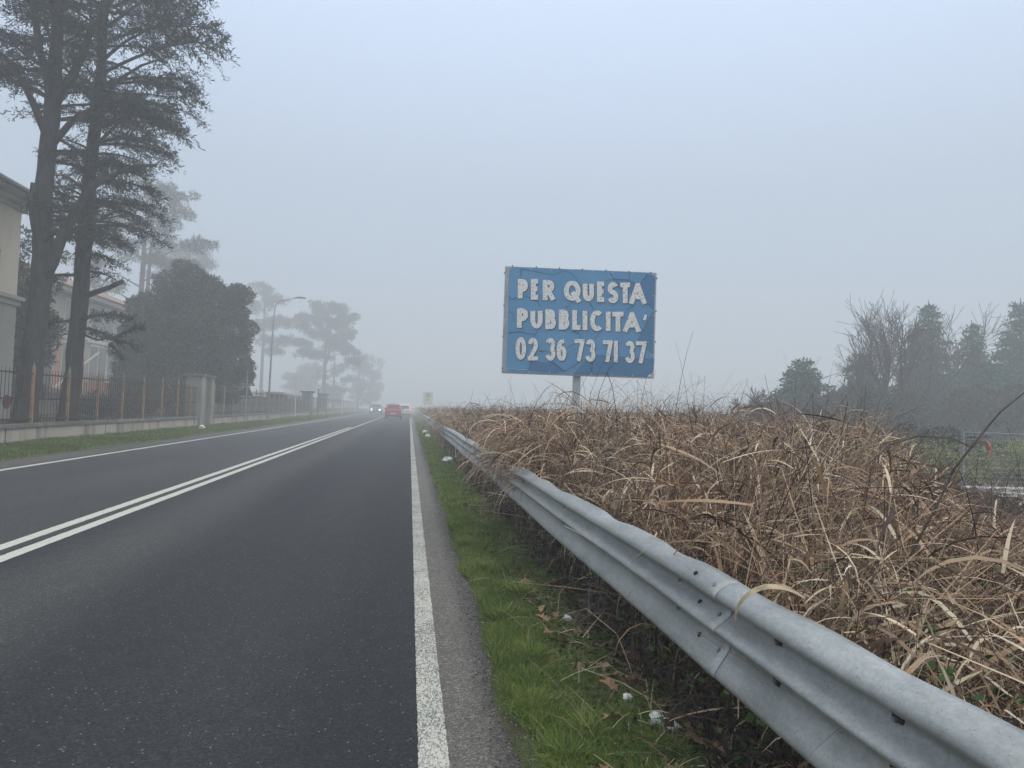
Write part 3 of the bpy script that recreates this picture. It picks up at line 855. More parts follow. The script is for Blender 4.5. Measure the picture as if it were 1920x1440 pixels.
# dark tangle of bramble stems in and on the reeds, toned darker for a shaded interior
parts = []
for n_, xr, yr, L0, L1, W0 in ((5200, (1.08, 5.5), (0.6, 6.0), 0.3, 0.9, 0.0035), (9000, (1.05, 9.5), (5.5, 18.0), 0.4, 1.2, 0.006), (6000, (1.05, 16.0), (17.0, 60.0), 0.5, 1.4, 0.016)):
    y = yr[0]*(yr[1]/yr[0])**rg.uniform(0, 1, n_); x = rg.uniform(*xr, n_)
    keep = x/np.maximum(y, .3) < 1.5; x, y = x[keep], y[keep]; k = len(x)
    h = hfield(x, y)
    z = h*rg.uniform(0.0, 0.88, k)
    phi = rg.uniform(0, 2*np.pi, k)
    phi = np.where((x < 1.9) & (np.cos(phi) < 0), np.pi-phi, phi)
    parts.append(blades(np.stack([x, y, z], 1), phi, rg.uniform(-0.3, 1.3, k), rg.uniform(0.2, 2.2, k), rg.uniform(L0, L1, k), np.full(k, W0)*rg.uniform(0.6, 1.4, k), 4, rg.uniform(-1, 1, k), taper=0.4, base=1.0))
n_ = 5000
y = 1.2*(30/1.2)**rg.uniform(0, 1, n_); x = rg.uniform(1.10, 1.5, n_)
parts.append(blades(np.stack([x, y, rg.uniform(-0.05, 0.25, n_)], 1), rg.uniform(0, 6.28, n_), rg.uniform(-0.2, 1.5, n_), rg.uniform(0.2, 2.2, n_), rg.uniform(0.10, 0.32, n_), rg.uniform(0.004, 0.016, n_), 3, rg.uniform(-1, 1, n_), taper=0.3, base=1.0))  # short dark stems added under the rail, their colour standing in for shade
V, F = join_arrays(parts)
tag(np_mesh('bramble_tangle', V, F, M['reed_dark']), 'dark brown tangle of dead bramble stems woven through the reeds', 'brambles', kind='stuff')
# wispy skyline stems
parts = []
n_ = 4200
y = rg.uniform(6.5, 24.0, n_); x = 1.2+rg.uniform(0, 1, n_)*np.minimum(0.62*y, 9)
h = hfield(x, y)
cl = np.clip(hash_noise(x, y, 1.1, 9.0)+0.6, 0.1, 1.3)
parts.append(blades(np.stack([x, y, h*0.7], 1), rg.uniform(0, 2*np.pi, n_), rg.uniform(0.6, 1.5, n_), rg.uniform(0.0, 1.7, n_), rg.uniform(0.2, 0.75, n_)*cl*(1+0.5*np.clip((x/y-0.25)/0.15, 0, 1)), rg.uniform(0.002, 0.006, n_), 5, rg.uniform(-1, 1, n_), taper=0.3, base=1.0))
n_ = 650
y = rg.uniform(8.5, 15.0, n_); x = y*rg.uniform(0.30, 0.56, n_)
parts.append(blades(np.stack([x, y, hfield(x, y)*0.75], 1), rg.normal(0.2, 1.2, n_), rg.uniform(0.7, 1.5, n_), rg.uniform(-0.1, 1.5, n_), rg.uniform(0.35, 1.0, n_)*np.clip(hash_noise(x, y, 1.6, 3.0)+0.75, 0.3, 1.2), rg.uniform(0.002, 0.005, n_), 6, rg.uniform(-1, 1, n_), taper=0.3, base=1.0))
V, F = join_arrays(parts)
tag(np_mesh('wispy_stems', V, F, leafmat('wispy_stem', [(0, (0.05, 0.038, 0.034)), (0.6, (0.2, 0.15, 0.12)), (1, (0.42, 0.33, 0.26))], 0.8)), 'thin wispy dead stems rising above the reed thicket into the fog', 'dead stems', kind='stuff')

# tall single seed stems against the sky
plume_mat = pmat('seed_stem', (0.20, 0.16, 0.14), (0.13, 0.10, 0.09), 20, 0.8)
plumes = [((4.55, 11.6), (4.95, 11.7, 1.95), 'tall thin seed stem right of the sign, the one leaning least'),
          ((4.95, 11.5), (5.00, 11.6, 1.95), 'straight seed stem close beside the least leaning one'),
          ((5.45, 12.0), (6.0, 12.0, 1.95), 'seed stem of medium height leaning right, between the sign and the tallest stem'),
          ((5.7, 11.8), (6.75, 11.8, 1.95), 'faint seed stem leaning hard right just before the tallest stem'),
          ((6.0, 11.6), (7.15, 11.6, 2.38), 'tallest feathery seed stem leaning right over the reeds'),
          ((4.0, 11.0), (3.75, 11.0, 1.62), 'short seed stem leaning left at the lower right corner of the sign'),
          ((6.9, 12.0), (7.9, 12.0, 1.75), 'low bent seed stem right of the tallest one')]
for (bx_, by_), (tx_, ty_, tz_), lab in plumes:
    t = thing('seed_stem', lab, 'seed stem', (bx_, by_, 0), 0, 'tall seed stems above the reeds')
    mb = MB()
    P = []
    for i in range(9):
        q = i/8
        P.append(((tx_-bx_)*q**1.3, (ty_-by_)*q, tz_*q))
    mb.tube(P, [0.006*(1-0.75*i/8) for i in range(9)], 4)
    mb.build('stem', plume_mat, t)
    mb = MB()
    for k in range(34):
        q = rnd.uniform(0.6, 1.0); b_ = Vector(((tx_-bx_)*q**1.3, (ty_-by_)*q, tz_*q))
        a = rnd.uniform(0, 6.28); L = rnd.uniform(0.05, 0.19)*(1.3-q)*1.8
        mb.tube([b_, b_+Vector((math.cos(a)*L*0.6+0.05*L, math.sin(a)*L*0.6, L*0.45)), b_+Vector((math.cos(a)*L+0.1*L, math.sin(a)*L, L*0.5))], [0.0016, 0.0013, 0.001], 3)
    mb.build('seed_head', plume_mat, t)

# the dark cane with the hanging pink leaf, right foreground
dk = pmat('dark_cane', (0.035, 0.025, 0.02), (0.12, 0.09, 0.07), 18, 0.7, stretch=(1, 1, 0.4))
t = thing('bent_cane', 'dark leaning cane with a hanging pinkish bud at the right edge', 'dead cane', (2.0, 2.6, 0))
mb = MB()
mb.tube([(-0.08, 0.05, 0.45), (0.03, 0.01, 0.76), (0.12, 0, 0.93), (0.19, 0, 1.07), (0.275, 0, 1.17), (0.345, 0, 1.25), (0.40, 0, 1.31), (0.52, 0, 1.40), (0.62, 0, 1.42)],
        [0.0065, 0.006, 0.0052, 0.0048, 0.0055, 0.004, 0.003, 0.0025, 0.002], 6)
mb.tube([(0.275, 0, 1.17), (0.31, 0, 1.185), (0.34, 0, 1.184)], 0.0022, 4)
mb.tube([(0.27, 0, 1.16), (0.2, 0.02, 1.195), (0.08, 0.06, 1.20), (-0.02, 0.1, 1.16), (-0.1, 0.13, 1.07)], 0.0022, 4)
mb.build('stem', dk, t)
mb = MB(); mb.tube([(0.34, 0, 1.188), (0.346, 0, 1.172), (0.352, 0, 1.155), (0.350, 0, 1.135), (0.349, 0, 1.115)], [0.003, 0.0095, 0.0080, 0.0035, 0.0008], 8)
mb.build('bud', pmat('pink_bud', (0.70, 0.42, 0.34), (0.42, 0.14, 0.11), 60, 0.5), t)
V, F = join_arrays([blades(np.array([[0.345, 0, 1.25], [0.40, 0, 1.32], [0.12, 0, 0.95]]), np.array([0.3, 2.9, 0.2]), np.array([0.6, 0.3, 0.5]), np.array([2.0, 1.6, 2.2]), np.array([0.08, 0.07, 0.2]), np.array([0.005, 0.005, 0.010]), 7, np.array([0.4, 0.2, 0.5]))])
np_mesh('dry_leaf', V, F, straw_mat, t)

# ------------------------------------------------------------------ billboard
bb = thing('billboard', 'blue roadside advertising board with worn white lettering on a square steel pole in the reeds', 'billboard', (3.2, 13.4, 0), R(-5.2))
BW, BH, BZ = 2.96, 2.07, 1.955
mb = MB(); mb.box(-0.075, 0.060, 0.055, 0.19, -0.3, BZ+1.7)
mb.build('pole', pmat('grey_pole_paint', (0.52, 0.55, 0.57), (0.44, 0.47, 0.49), 5, 0.5), bb)
fx0, fx1 = -BW/2, BW/2
mb = MB()
mb.box(fx0, fx0+0.12, -0.03, 0.05, BZ, BZ+BH)
mb.box(fx1-0.05, fx1, -0.03, 0.05, BZ, BZ+BH)
mb.box(fx0+0.1205, fx1-0.0505, -0.028, 0.048, BZ, BZ+0.045)
mb.box(fx0+0.1205, fx1-0.0505, -0.028, 0.048, BZ+BH-0.04, BZ+BH)
mb.box(fx0+0.1205, fx1-0.0505, 0.0, 0.048, BZ+0.9, BZ+0.95)
mb.build('frame', M['galv'], bb)
# board coordinates from the measured corners of the board in the photograph's crop
def bpt(cx, cy, d=0.0):
    v = (cy-92-(cx-135)*0.0345)/893.0
    u = (cx-135+25*v)/1250.0
    return (fx0+u*BW, -0.040-d, BZ+BH*(1-v))
def blue_mat(name, c, c2):
    return pmat(name, c, c2, 1.6, 0.55, obj=True, lo=0.3, hi=0.7)
M['blue'] = blue_mat('printed_blue', (0.11, 0.31, 0.53), (0.095, 0.28, 0.49))
M['blue_dark'] = blue_mat('printed_dark_blue', (0.062, 0.205, 0.39), (0.056, 0.185, 0.35))
M['blue_light'] = blue_mat('printed_light_blue', (0.125, 0.335, 0.55), (0.108, 0.30, 0.50))
M['blue_line'] = pmat('printed_crack', (0.030, 0.085, 0.16), (0.022, 0.065, 0.13), 4, 0.6)
canvas = [(205, 100), (1330, 137), (1372, 165), (1350, 975), (1300, 1012), (150, 975), (140, 930), (163, 150)]
mb = MB(); mb.prism([bpt(*p) for p in canvas], (0, 0.006, 0))
mb.build('banner', [M['blue']], bb)
patches = [([(1015, 192), (1160, 200), (1250, 235), (1300, 150), (1370, 160), (1360, 440), (1290, 395), (1180, 320), (1040, 260)], 'blue_dark'),
           ([(690, 140), (1010, 150), (1025, 190), (960, 205), (900, 260), (760, 230), (740, 180)], 'blue_light'),
           ([(880, 835), (1130, 850), (1360, 860), (1350, 970), (1298, 1008), (700, 990), (770, 900), (800, 850)], 'blue_dark'),
           ([(165, 115), (200, 104), (520, 160), (500, 200), (350, 240), (240, 340), (185, 370), (165, 330)], 'blue_light'),
           ([(1362, 455), (1352, 830), (1230, 710), (1300, 560)], 'blue_dark'),
           ([(350, 890), (530, 895), (620, 965), (540, 985), (330, 960)], 'blue_dark'),
           ([(640, 135), (690, 160), (755, 255), (700, 330), (600, 400), (480, 330), (420, 240), (510, 165)], 'blue'),
           ([(380, 650), (650, 640), (740, 680), (760, 760), (620, 800), (430, 790)], 'blue_light')]
by = {}
for i, (pl, mn) in enumerate(patches):
    by.setdefault(mn, []).append((i, pl))
mb = MB(); idx = {'blue': 0, 'blue_dark': 1, 'blue_light': 2, 'blue_line': 3}
for i, (pl, mn) in enumerate(patches):
    mb.add([bpt(x, y, 0.0012+0.0003*i) for x, y in pl], [tuple(range(len(pl)))], idx[mn])
def ribbon(pl, w0, d, mi=3, w1=None):
    w1 = w0 if w1 is None else w1
    P = []
    for i, p in enumerate(pl):
        a, b_ = pl[max(0, i-1)], pl[min(len(pl)-1, i+1)]
        dx, dy = b_[0]-a[0], b_[1]-a[1]; L = math.hypot(dx, dy) or 1
        nx, ny = -dy/L, dx/L
        ww = (w0+(w1-w0)*i/(len(pl)-1))/2
        P.append([bpt(p[0]+nx*ww, p[1]+ny*ww, d), bpt(p[0]-nx*ww, p[1]-ny*ww, d)])
    mb.grid(P, mi)
cracks = [[(265, 118), (262, 190)], [(265, 118), (400, 140), (515, 165), (620, 128), (680, 150), (720, 200), (755, 255)], [(165, 345), (185, 372), (235, 355), (300, 340), (400, 385), (430, 440)],
          [(1000, 145), (1025, 190), (960, 210)], [(1025, 190), (1160, 200), (1195, 245)], [(1160, 145), (1155, 200)], [(1305, 150), (1245, 235)], [(1230, 330), (1300, 395), (1358, 445)],
          [(1358, 470), (1300, 560), (1225, 705)], [(830, 400), (862, 450)], [(625, 440), (680, 400)], [(400, 640), (365, 680)], [(165, 650), (260, 640), (380, 665)],
          [(690, 630), (750, 660), (752, 700)], [(905, 650), (868, 700)], [(530, 895), (622, 968), (700, 920), (780, 870)], [(330, 960), (350, 890), (380, 880)], [(880, 835), (1130, 850)],
          [(845, 985), (850, 890)], [(165, 470), (200, 490), (210, 560)], [(1130, 450), (1200, 410)], [(410, 800), (470, 805)], [(700, 740), (640, 772)]]
for i, c_ in enumerate(cracks):
    ribbon(c_, 5.5 if i % 3 else 9, 0.0042+0.0001*i, 3, 3)
mb.build('crack_print', [M['blue'], M['blue_dark'], M['blue_light'], M['blue_line']], bb)

def letter_mat():
    mt, n, b = nodes('worn_lettering')
    p = pos(n, (1, 1, 1), True)
    n1 = noise(n, 22, 4, 0.65, pos(n, (1, 1, 1.9), True)); n2 = noise(n, 3, 2, 0.5, p)
    c = rampn(n, n1.outputs[0], [(0.33, (0.26, 0.28, 0.32)), (0.41, (0.55, 0.56, 0.56)), (0.47, (0.86, 0.85, 0.80))]).outputs[0]
    n.links.new(c, b.inputs['Base Color']); b.inputs['Roughness'].default_value = 0.6
    return mt
M['letters'] = letter_mat()
# glyphs as strokes on a 0..1 x 0..1 box (y down)
def arc(cx, cy, rx, ry, a0, a1, n=10):
    return [(cx+rx*math.cos(R(a0+(a1-a0)*i/n)), cy+ry*math.sin(R(a0+(a1-a0)*i/n))) for i in range(n+1)]
GL = {
 'P': [[(0, 0), (0, 1)], [(0, 0.02)] + arc(0.45, 0.28, 0.52, 0.27, -90, 90) + [(0, 0.55)]],
 'E': [[(0, 0), (0, 1)], [(0, 0), (1, 0)], [(0, 0.48), (0.85, 0.48)], [(0, 1), (1, 1)]],
 'R': [[(0, 0), (0, 1)], [(0, 0.02)] + arc(0.45, 0.26, 0.5, 0.25, -90, 90) + [(0, 0.51)], [(0.42, 0.52), (1, 1)]],
 'Q': [arc(0.48, 0.48, 0.48, 0.48, 0, 360, 22), [(0.60, 0.68), (0.95, 1.06)]],
 'U': [[(0, 0), (0, 0.3)] + arc(0.5, 0.62, 0.5, 0.38, 180, 0) + [(1, 0.3), (1, 0)]],
 'S': [arc(0.50, 0.25, 0.46, 0.25, -25, -180, 8) + arc(0.5, 0.27, 0.46, 0.22, 180, 100, 4) + arc(0.5, 0.74, 0.48, 0.26, -80, 90, 8) + arc(0.5, 0.74, 0.5, 0.26, 90, 160, 4)],
 'T': [[(0, 0), (1, 0)], [(0.5, 0), (0.5, 1)]],
 'A': [[(0, 1), (0.5, 0)], [(0.5, 0), (1, 1)], [(0.22, 0.70), (0.78, 0.70)]],
 'B': [[(0, 0), (0, 1)], [(0, 0.02)] + arc(0.45, 0.24, 0.42, 0.22, -90, 90) + [(0, 0.46)], [(0, 0.48)] + arc(0.48, 0.74, 0.5, 0.26, -90, 90) + [(0, 1)]],
 'L': [[(0, 0), (0, 1)], [(0, 1), (1, 1)]],
 'I': [[(0.5, 0), (0.5, 1)]],
 'C': [arc(0.55, 0.5, 0.55, 0.5, -50, -310, 16)],
 "'": [[(0.7, 0.0), (0.6, 0.3), (0.1, 0.95)]],
 '0': [arc(0.5, 0.5, 0.5, 0.5, 0, 360, 22)],
 '2': [arc(0.5, 0.28, 0.46, 0.28, 190, 385, 9) + [(0.05, 1.0)], [(0.03, 1), (1, 1)]],
 '3': [arc(0.45, 0.25, 0.45, 0.25, 200, 440, 10), arc(0.45, 0.73, 0.5, 0.27, -85, 165, 11)],
 '6': [[(0.92, 0.05)] + arc(0.62, 0.5, 0.6, 0.46, -80, -180, 7) + [(0.02, 0.7)], arc(0.5, 0.70, 0.46, 0.30, 0, 360, 16)],
 '7': [[(0, 0), (1, 0)], [(1, 0), (0.42, 1)]],
 '1': [[(0.5, 0), (0.5, 1)]],
}
def stroke(mb, pl, w_, d, toc):
    # thick polyline with mitred joints, in crop units
    P = []
    n_ = len(pl)
    pts = [toc(p) for p in pl]
    closed = math.hypot(pts[0][0]-pts[-1][0], pts[0][1]-pts[-1][1]) < 2 and n_ > 6
    for i in range(n_):
        a = pts[i-1] if i > 0 else (pts[-2] if closed else pts[0])
        b_ = pts[i+1] if i < n_-1 else (pts[1] if closed else pts[-1])
        c = pts[i]
        d1 = (c[0]-a[0], c[1]-a[1]); d2 = (b_[0]-c[0], b_[1]-c[1])
        l1 = math.hypot(*d1) or 1e-6; l2 = math.hypot(*d2) or 1e-6
        if l1 < 1e-3: d1, l1 = d2, l2
        if l2 < 1e-3: d2, l2 = d1, l1
        tx_, ty_ = d1[0]/l1+d2[0]/l2, d1[1]/l1+d2[1]/l2
        L = math.hypot(tx_, ty_) or 1
        nx, ny = -ty_/L, tx_/L
        k = min(1.5, 2/max(0.4, L))
        ext = (0, 0)
        if not closed and i in (0, n_-1):
            pass
        P.append([bpt(c[0]+nx*w_/2*k, c[1]+ny*w_/2*k, d), bpt(c[0]-nx*w_/2*k, c[1]-ny*w_/2*k, d)])
    mb.grid(P)
rows = [[('P', 238, 322, 200, 362), ('E', 345, 420, 198, 372), ('R', 442, 540, 205, 375), ('Q', 615, 757, 210, 385), ('U', 770, 864, 214, 383), ('E', 888, 964, 215, 388), ('S', 974, 1066, 218, 397), ('T', 1080, 1162, 222, 395), ('A', 1153, 1298, 228, 402)],
        [('P', 232, 325, 443, 607), ('U', 342, 442, 445, 612), ('B', 464, 552, 450, 617), ('B', 574, 662, 452, 620), ('L', 684, 752, 457, 622), ('I', 770, 808, 460, 625), ('C', 830, 942, 458, 632), ('I', 961, 1000, 465, 633), ('T', 1014, 1108, 468, 635), ('A', 1103, 1250, 472, 637), ("'", 1265, 1308, 480, 552)],
        [('0', 222, 308, 685, 872), ('2', 320, 407, 690, 878), ('3', 467, 550, 690, 880), ('6', 557, 640, 695, 882), ('7', 703, 785, 700, 882), ('3', 793, 878, 700, 888), ('7', 937, 1018, 708, 890), ('1', 1026, 1062, 710, 893), ('3', 1120, 1203, 712, 897), ('7', 1210, 1298, 715, 900)]]
for ri, row in enumerate(rows):
    for mname, dd, ox, oy, grow in (('letter_shadow', 0.0075, 5, 6, 3), ('lettering', 0.0095, 0, 0, 0)):
        mb = MB(); q = 0
        for (g, x0, x1, y0, y1) in row:
            w_ = (40 if ri < 2 else 33)
            if g == "'": w_ = 24
            hw = w_/2
            def toc(p, x0=x0, x1=x1, y0=y0, y1=y1, hw=hw):
                if x1-x0 < w_*1.3: return ((x0+x1)/2+ox, y0+hw*0.1+p[1]*(y1-y0-hw*0.2)+oy)
                return (x0+hw+p[0]*(x1-x0-2*hw)+ox, y0+hw+p[1]*(y1-y0-2*hw)+oy)
            for st in GL[g]:
                st2 = list(st)
                # carry straight strokes out to the box edge so corners close
                if len(st) == 2:
                    (ax, ay), (bx_, by_) = st
                    L = math.hypot((bx_-ax)*(x1-x0-2*hw), (by_-ay)*(y1-y0-2*hw)) or 1
                    if g not in 'A7' or st[0][1] == st[1][1]:
                        e_ = hw/L
                        if x1-x0 < w_*1.3: e_ = 0
                        if not (g in 'T' and ax == 0.5) and not (g == 'A'):
                            st2 = [(ax-(bx_-ax)*e_, ay-(by_-ay)*e_), (bx_+(bx_-ax)*e_*(0.2 if g == 'E' else 1), by_+(by_-ay)*e_)]
                        elif g == 'T':
                            st2 = [(ax, ay), (bx_, by_+(by_-ay)*e_)]
                    else:
                        e_ = hw/L
                        if g == 'A': st2 = [(ax+(ax-bx_)*e_*0.6, ay+(ay-by_)*e_), (bx_+(bx_-ax)*e_*0.6, by_+(by_-ay)*e_)]
                        else: st2 = [(ax, ay), (bx_+(bx_-ax)*e_, by_+(by_-ay)*e_)]
                stroke(mb, st2, w_+grow, dd+0.00012*q, toc); q += 1
        mb.build(mname, M['blue_line'] if mname == 'letter_shadow' else M['letters'], bb)
# lacing ties, white edge cord, small bolts
mbt = MB()
tie = lambda cx, cy, hor: mbt.obox(bpt(cx, cy, 0.014), (0.022 if hor else 0.0045, 0, 0), (0, 0.003, 0), (0, 0, 0.0045 if hor else 0.026))
tie_pts = [(160+170*i, 968+5.6*i, 0) for i in range(7)] + [(345+168*i, 112+5.6*i, 0) for i in range(6)] + [(152-4*i, 290+166*i, 1) for i in range(4)] + [(1362-4*i, 165+166*i, 1) for i in range(5)]
for (cx, cy, hor) in tie_pts:
    mbt = MB(); tie(cx, cy, hor); mbt.build('tie', M['white_trim'], bb)
mb = MB(); mb.tube([bpt(162, 130, 0.02), bpt(156, 400, 0.018), bpt(142, 968, 0.02)], 0.0055, 5); mb.build('edge_cord', M['white_trim'], bb)
mb = MB(); mb.tube([bpt(150, 945, 0.02), bpt(320, 958, 0.018)], 0.003, 5); mb.build('edge_cord', M['white_trim'], bb)
for (cx, cy) in [(195, 90), (390, 97), (580, 105), (768, 112), (962, 120), (1152, 128), (1335, 134), (1386, 185), (1378, 460), (1372, 718), (130, 150), (125, 420), (117, 680), (118, 942)]:
    mb = MB(); p = Vector(bpt(cx, cy, 0.0)); mb.tube([p+Vector((0, -0.012, 0)), p+Vector((0, 0.02, 0))], 0.013, 8)
    mb.build('bolt', M['dark_hole'], bb)

# ------------------------------------------------------------------ boundary wall, iron fence, gate piers (left)
WX = -9.6
def low_wall(y0, y1, lab, ztop=0.50):
    t = thing('boundary_wall', lab, 'wall', (WX, y0, 0), 0, 'low boundary walls on the left')
    n_ = max(2, int((y1-y0)/2.4))
    mb = MB(); mb.box(-0.22, 0, 0, y1-y0, -0.2, ztop-0.10)
    mb.build('wall', M['wall'], t)
    for i in range(n_):                                    # coping stones with small joints
        a, b_ = (y1-y0)*i/n_, (y1-y0)*(i+1)/n_
        if y0+a > 70 and i % 2: continue
        mb = MB(); dz = rnd.uniform(-0.006, 0.006)
        mb.box(-0.27, 0.05, a+0.006, b_-0.006 if y0+a <= 70 else min(y1-y0, a+2*(b_-a)), ztop-0.0995+dz, ztop+dz)
        mb.build('coping', M['cap'], t, bevel=0.012)
    for k in range(int((y1-y0)/5)):                        # joints / downstains in the render
        yy = 1.5+5*k+rnd.uniform(-1, 1)
        if y0+yy > 60 or yy > y1-y0-1: continue
        mb = MB(); mb.box(0.0, 0.004, yy, yy+0.03, -0.05, ztop-0.102)
        mb.build('joint', M['dark_hole'], t)
low_wall(7, 34.3, 'long low rendered wall with mossy coping under the near rusty iron fence')
low_wall(36.9, 71.2, 'low rendered wall with coping between the twin concrete piers and the far square pier')
low_wall(72.3, 84.0, 'short low wall between the two far square piers')
low_wall(85.0, 140.0, 'farthest low wall fading into fog beyond the last pier')

def fence(y0, posts, y1, lab, zt=1.82, paint='post_paint', bars=0.155):
    """posts: list of Y; each bay its own railing panel"""
    t = thing('iron_fence', lab, 'fence', (WX-0.11, y0, 0.5), 0, 'iron fences on the low walls')
    zt -= 0.5
    mb = MB(); mb.box(-0.02, 0.02, 0, y1-y0, zt-0.055, zt-0.015); mb.build('rail', M['rusty'], t)
    mb = MB(); mb.box(-0.02, 0.02, 0, y1-y0, 0.10, 0.14); mb.build('rail', M['rusty'], t)
    if y0 < 30:
        mb = MB(); mb.box(-0.012, 0.012, 0, y1-y0, 0.62, 0.645); mb.build('rail', M['rusty'], t)
    for yp in posts:
        mb = MB()
        q = 0.030
        mb.box(-q, q, yp-y0-q, yp-y0+q, 0.0, zt+0.04)
        mb.build('post', M[paint], t)
        mb = MB(); z0 = zt+0.04
        mb.add([(-q*.9, yp-y0-q*.9, z0), (q*.9, yp-y0-q*.9, z0), (q*.9, yp-y0+q*.9, z0), (-q*.9, yp-y0+q*.9, z0), (-q, yp-y0-q, z0+0.09), (q, yp-y0-q, z0+0.09), (q, yp-y0+q, z0+0.09), (-q, yp-y0+q, z0+0.09), (0, yp-y0, z0+0.26)],
               [(0,1,5,4),(1,2,6,5),(2,3,7,6),(3,0,4,7),(4,5,8),(5,6,8),(6,7,8),(7,4,8)])
        mb.build('finial', M['post_grey'], t)
    ed = [y0]+list(posts)+[y1]
    for a, b_ in zip(ed[:-1], ed[1:]):
        if b_-a < 0.3: continue
        mb = MB(); n_ = max(1, int((b_-a)/bars))
        for k in range(1, n_):
            yy = a+(b_-a)*k/n_-y0
            r_ = 0.009
            mb.add([(-r_, yy, -0.0), (0, yy-r_, 0), (r_, yy, 0), (0, yy+r_, 0), (-r_, yy, zt+0.02), (0, yy-r_, zt+0.02), (r_, yy, zt+0.02), (0, yy+r_, zt+0.02), (0, yy, zt+0.15)],
                   [(0,1,5,4),(1,2,6,5),(2,3,7,6),(3,0,4,7),(4,5,8),(5,6,8),(6,7,8),(7,4,8)])
            if y0 < 30:
                mb.box(-0.02, 0.02, yy-0.02, yy+0.02, 0.625, 0.665)
        mb.build('railing', M['rusty'], t)
    return t
fence(9, [10.4, 12.3, 14.25, 16.15, 18.1, 20.05, 22.0, 23.95, 25.9, 27.85, 29.8, 31.75, 33.5], 34.4, 'near rusty iron fence with ochre posts on the mossy wall in front of the cedars')
fence(36.8, [37.4, 39.35, 41.3, 43.25, 45.2, 47.2, 49.2, 51.2, 53.2, 55.2, 57.2, 59.2, 61.2, 63.2, 65.2, 67.2, 69.2], 71.3, 'iron fence beyond the twin concrete piers with a drab screen behind it', 1.82, 'post_grey', 0.2)
fence(72.3, [74.5, 77, 79.5, 82], 84.2, 'short iron fence between the two far square piers', 1.82, 'post_grey', 0.3)
fence(85.0, [88+4*i for i in range(12)], 138, 'farthest iron fence fading into the fog', 1.82, 'post_grey', 0.5)
# small round red plate on the near fence
mb = MB(); mb.tube([(0.0, 0, 0), (0.02, 0, 0)], [0.17, 0.17], 20)
o = mb.build('plate', pmat('dull_red', (0.10, 0.022, 0.02), (0.06, 0.018, 0.016), 5, 0.7)); o.location = (WX-0.06, 18.75, 1.05)
tag(o, 'round dull red plate hanging on the near iron fence', 'plate')

# twin concrete gate piers under one slab
t = thing('gate_pier', 'pair of grey concrete piers joined under one dark slab, beside the white litter bag', 'gate pier', (WX, 34.45, 0))
mb = MB(); mb.box(-0.62, 0.10, 0, 0.62, -0.1, 2.34); mb.build('pier', M['pier'], t, bevel=0.02)
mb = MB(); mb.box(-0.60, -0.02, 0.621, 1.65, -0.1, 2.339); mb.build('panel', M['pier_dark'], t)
mb = MB(); mb.box(-0.62, 0.10, 1.651, 2.10, -0.1, 2.34); mb.build('pier', M['pier'], t, bevel=0.02)
mb = MB(); mb.box(-0.70, 0.17, -0.10, 2.18, 2.342, 2.44); mb.build('slab', M['pier_dark'], t, bevel=0.015)
for yy, lab in ((71.3, 'square stone pier with a flat cap beyond the dark blue kiosk'), (84.1, 'farthest square stone pier with a flat cap, almost lost in fog')):
    t = thing('gate_pier', lab, 'gate pier', (WX, yy, 0), 0, 'square piers at the far gate')
    mb = MB(); mb.box(-0.8, 0.1, 0, 0.9, -0.1, 2.30); mb.build('pier', M['pier_dark'], t)
    mb = MB(); mb.box(-0.95, 0.25, -0.15, 1.05, 2.302, 2.46); mb.build('slab', M['dark_hole'], t)
# drab screen behind the fence
t = thing('screen_wall', 'drab brown screen wall standing behind the far iron fence', 'wall', (-10.3, 37.2, 0))
mb = MB(); mb.box(-0.06, 0.0, 0.0, 5.0, 0.3, 1.10); mb.box(-0.06, 0.0, 5.05, 33.5, 0.3, 1.56); mb.build('panel', M['fence_sheet'], t)
mb = MB(); mb.box(-0.08, 0.03, 5.05, 33.5, 1.562, 1.63); mb.box(0.001, 0.02, 5.05, 33.5, 1.10, 1.15); mb.build('rail', M['rusty'], t)
t = thing('kiosk', 'small dark blue kiosk roof rising behind the far iron fence', 'kiosk', (-10.9, 60.0, 0))
mb = MB(); mb.box(-0.65, 0.55, 0, 2.6, 0.3, 2.0); mb.build('wall', pmat('dark_blue_sheet', (0.05, 0.075, 0.10), (0.035, 0.055, 0.08), 3, 0.6), t)
mb = MB(); mb.prism([(-0.8, -0.2, 2.1), (0.6, -0.2, 2.1), (0.95, -0.2, 1.95), (0.95, -0.2, 1.9), (-0.8, -0.2, 2.002)], (0, 3.0, 0)); mb.build('roof', M['galv_dark'], t)
t = thing('pale_building', 'low pale building behind the foggy trees at the far gate', 'building', (-16, 92, 0))

bpy.data.objects.remove(t)

# ------------------------------------------------------------------ lamp, poles, road signs
t = thing('street_lamp', 'tall curved grey street lamp standing on the left grass strip', 'street lamp', (-9.15, 48.3, 0.1))
mb = MB()
pts = [(0, 0, 0), (0.02, 0, 2.2), (0.05, 0, 4.5), (0.09, 0, 6.6), (0.14, 0, 7.25)]
for i in range(1, 8):
    a = i/7*1.38
    pts.append((0.14+0.42*(1-math.cos(a)), 0, 7.25+0.62*math.sin(a)))
pts.append((1.45, 0, 8.10))
rs = [0.075, 0.068, 0.055, 0.045, 0.042]+[0.04]*7+[0.032]
mb.tube(pts, rs, 10); mb.build('pole', M['galv'], t, smooth=True)
mb = MB()
mb.tube([(1.40, 0, 8.09), (1.55, 0, 8.14), (1.75, 0, 8.16), (2.0, 0, 8.13), (2.10, 0, 8.11)], [0.04, 0.10, 0.12, 0.09, 0.03], 8)
mb.v = [(x, y*1.3, 8.12+(z-8.12)*0.55) for x, y, z in mb.v]
mb.build('lamp_head', M['galv_dark'], t, smooth=True)
mb = MB(); mb.tube([(0, 0, 0), (0.0, 0, 0.35)], 0.09, 10); mb.build('base_sleeve', M['galv'], t)

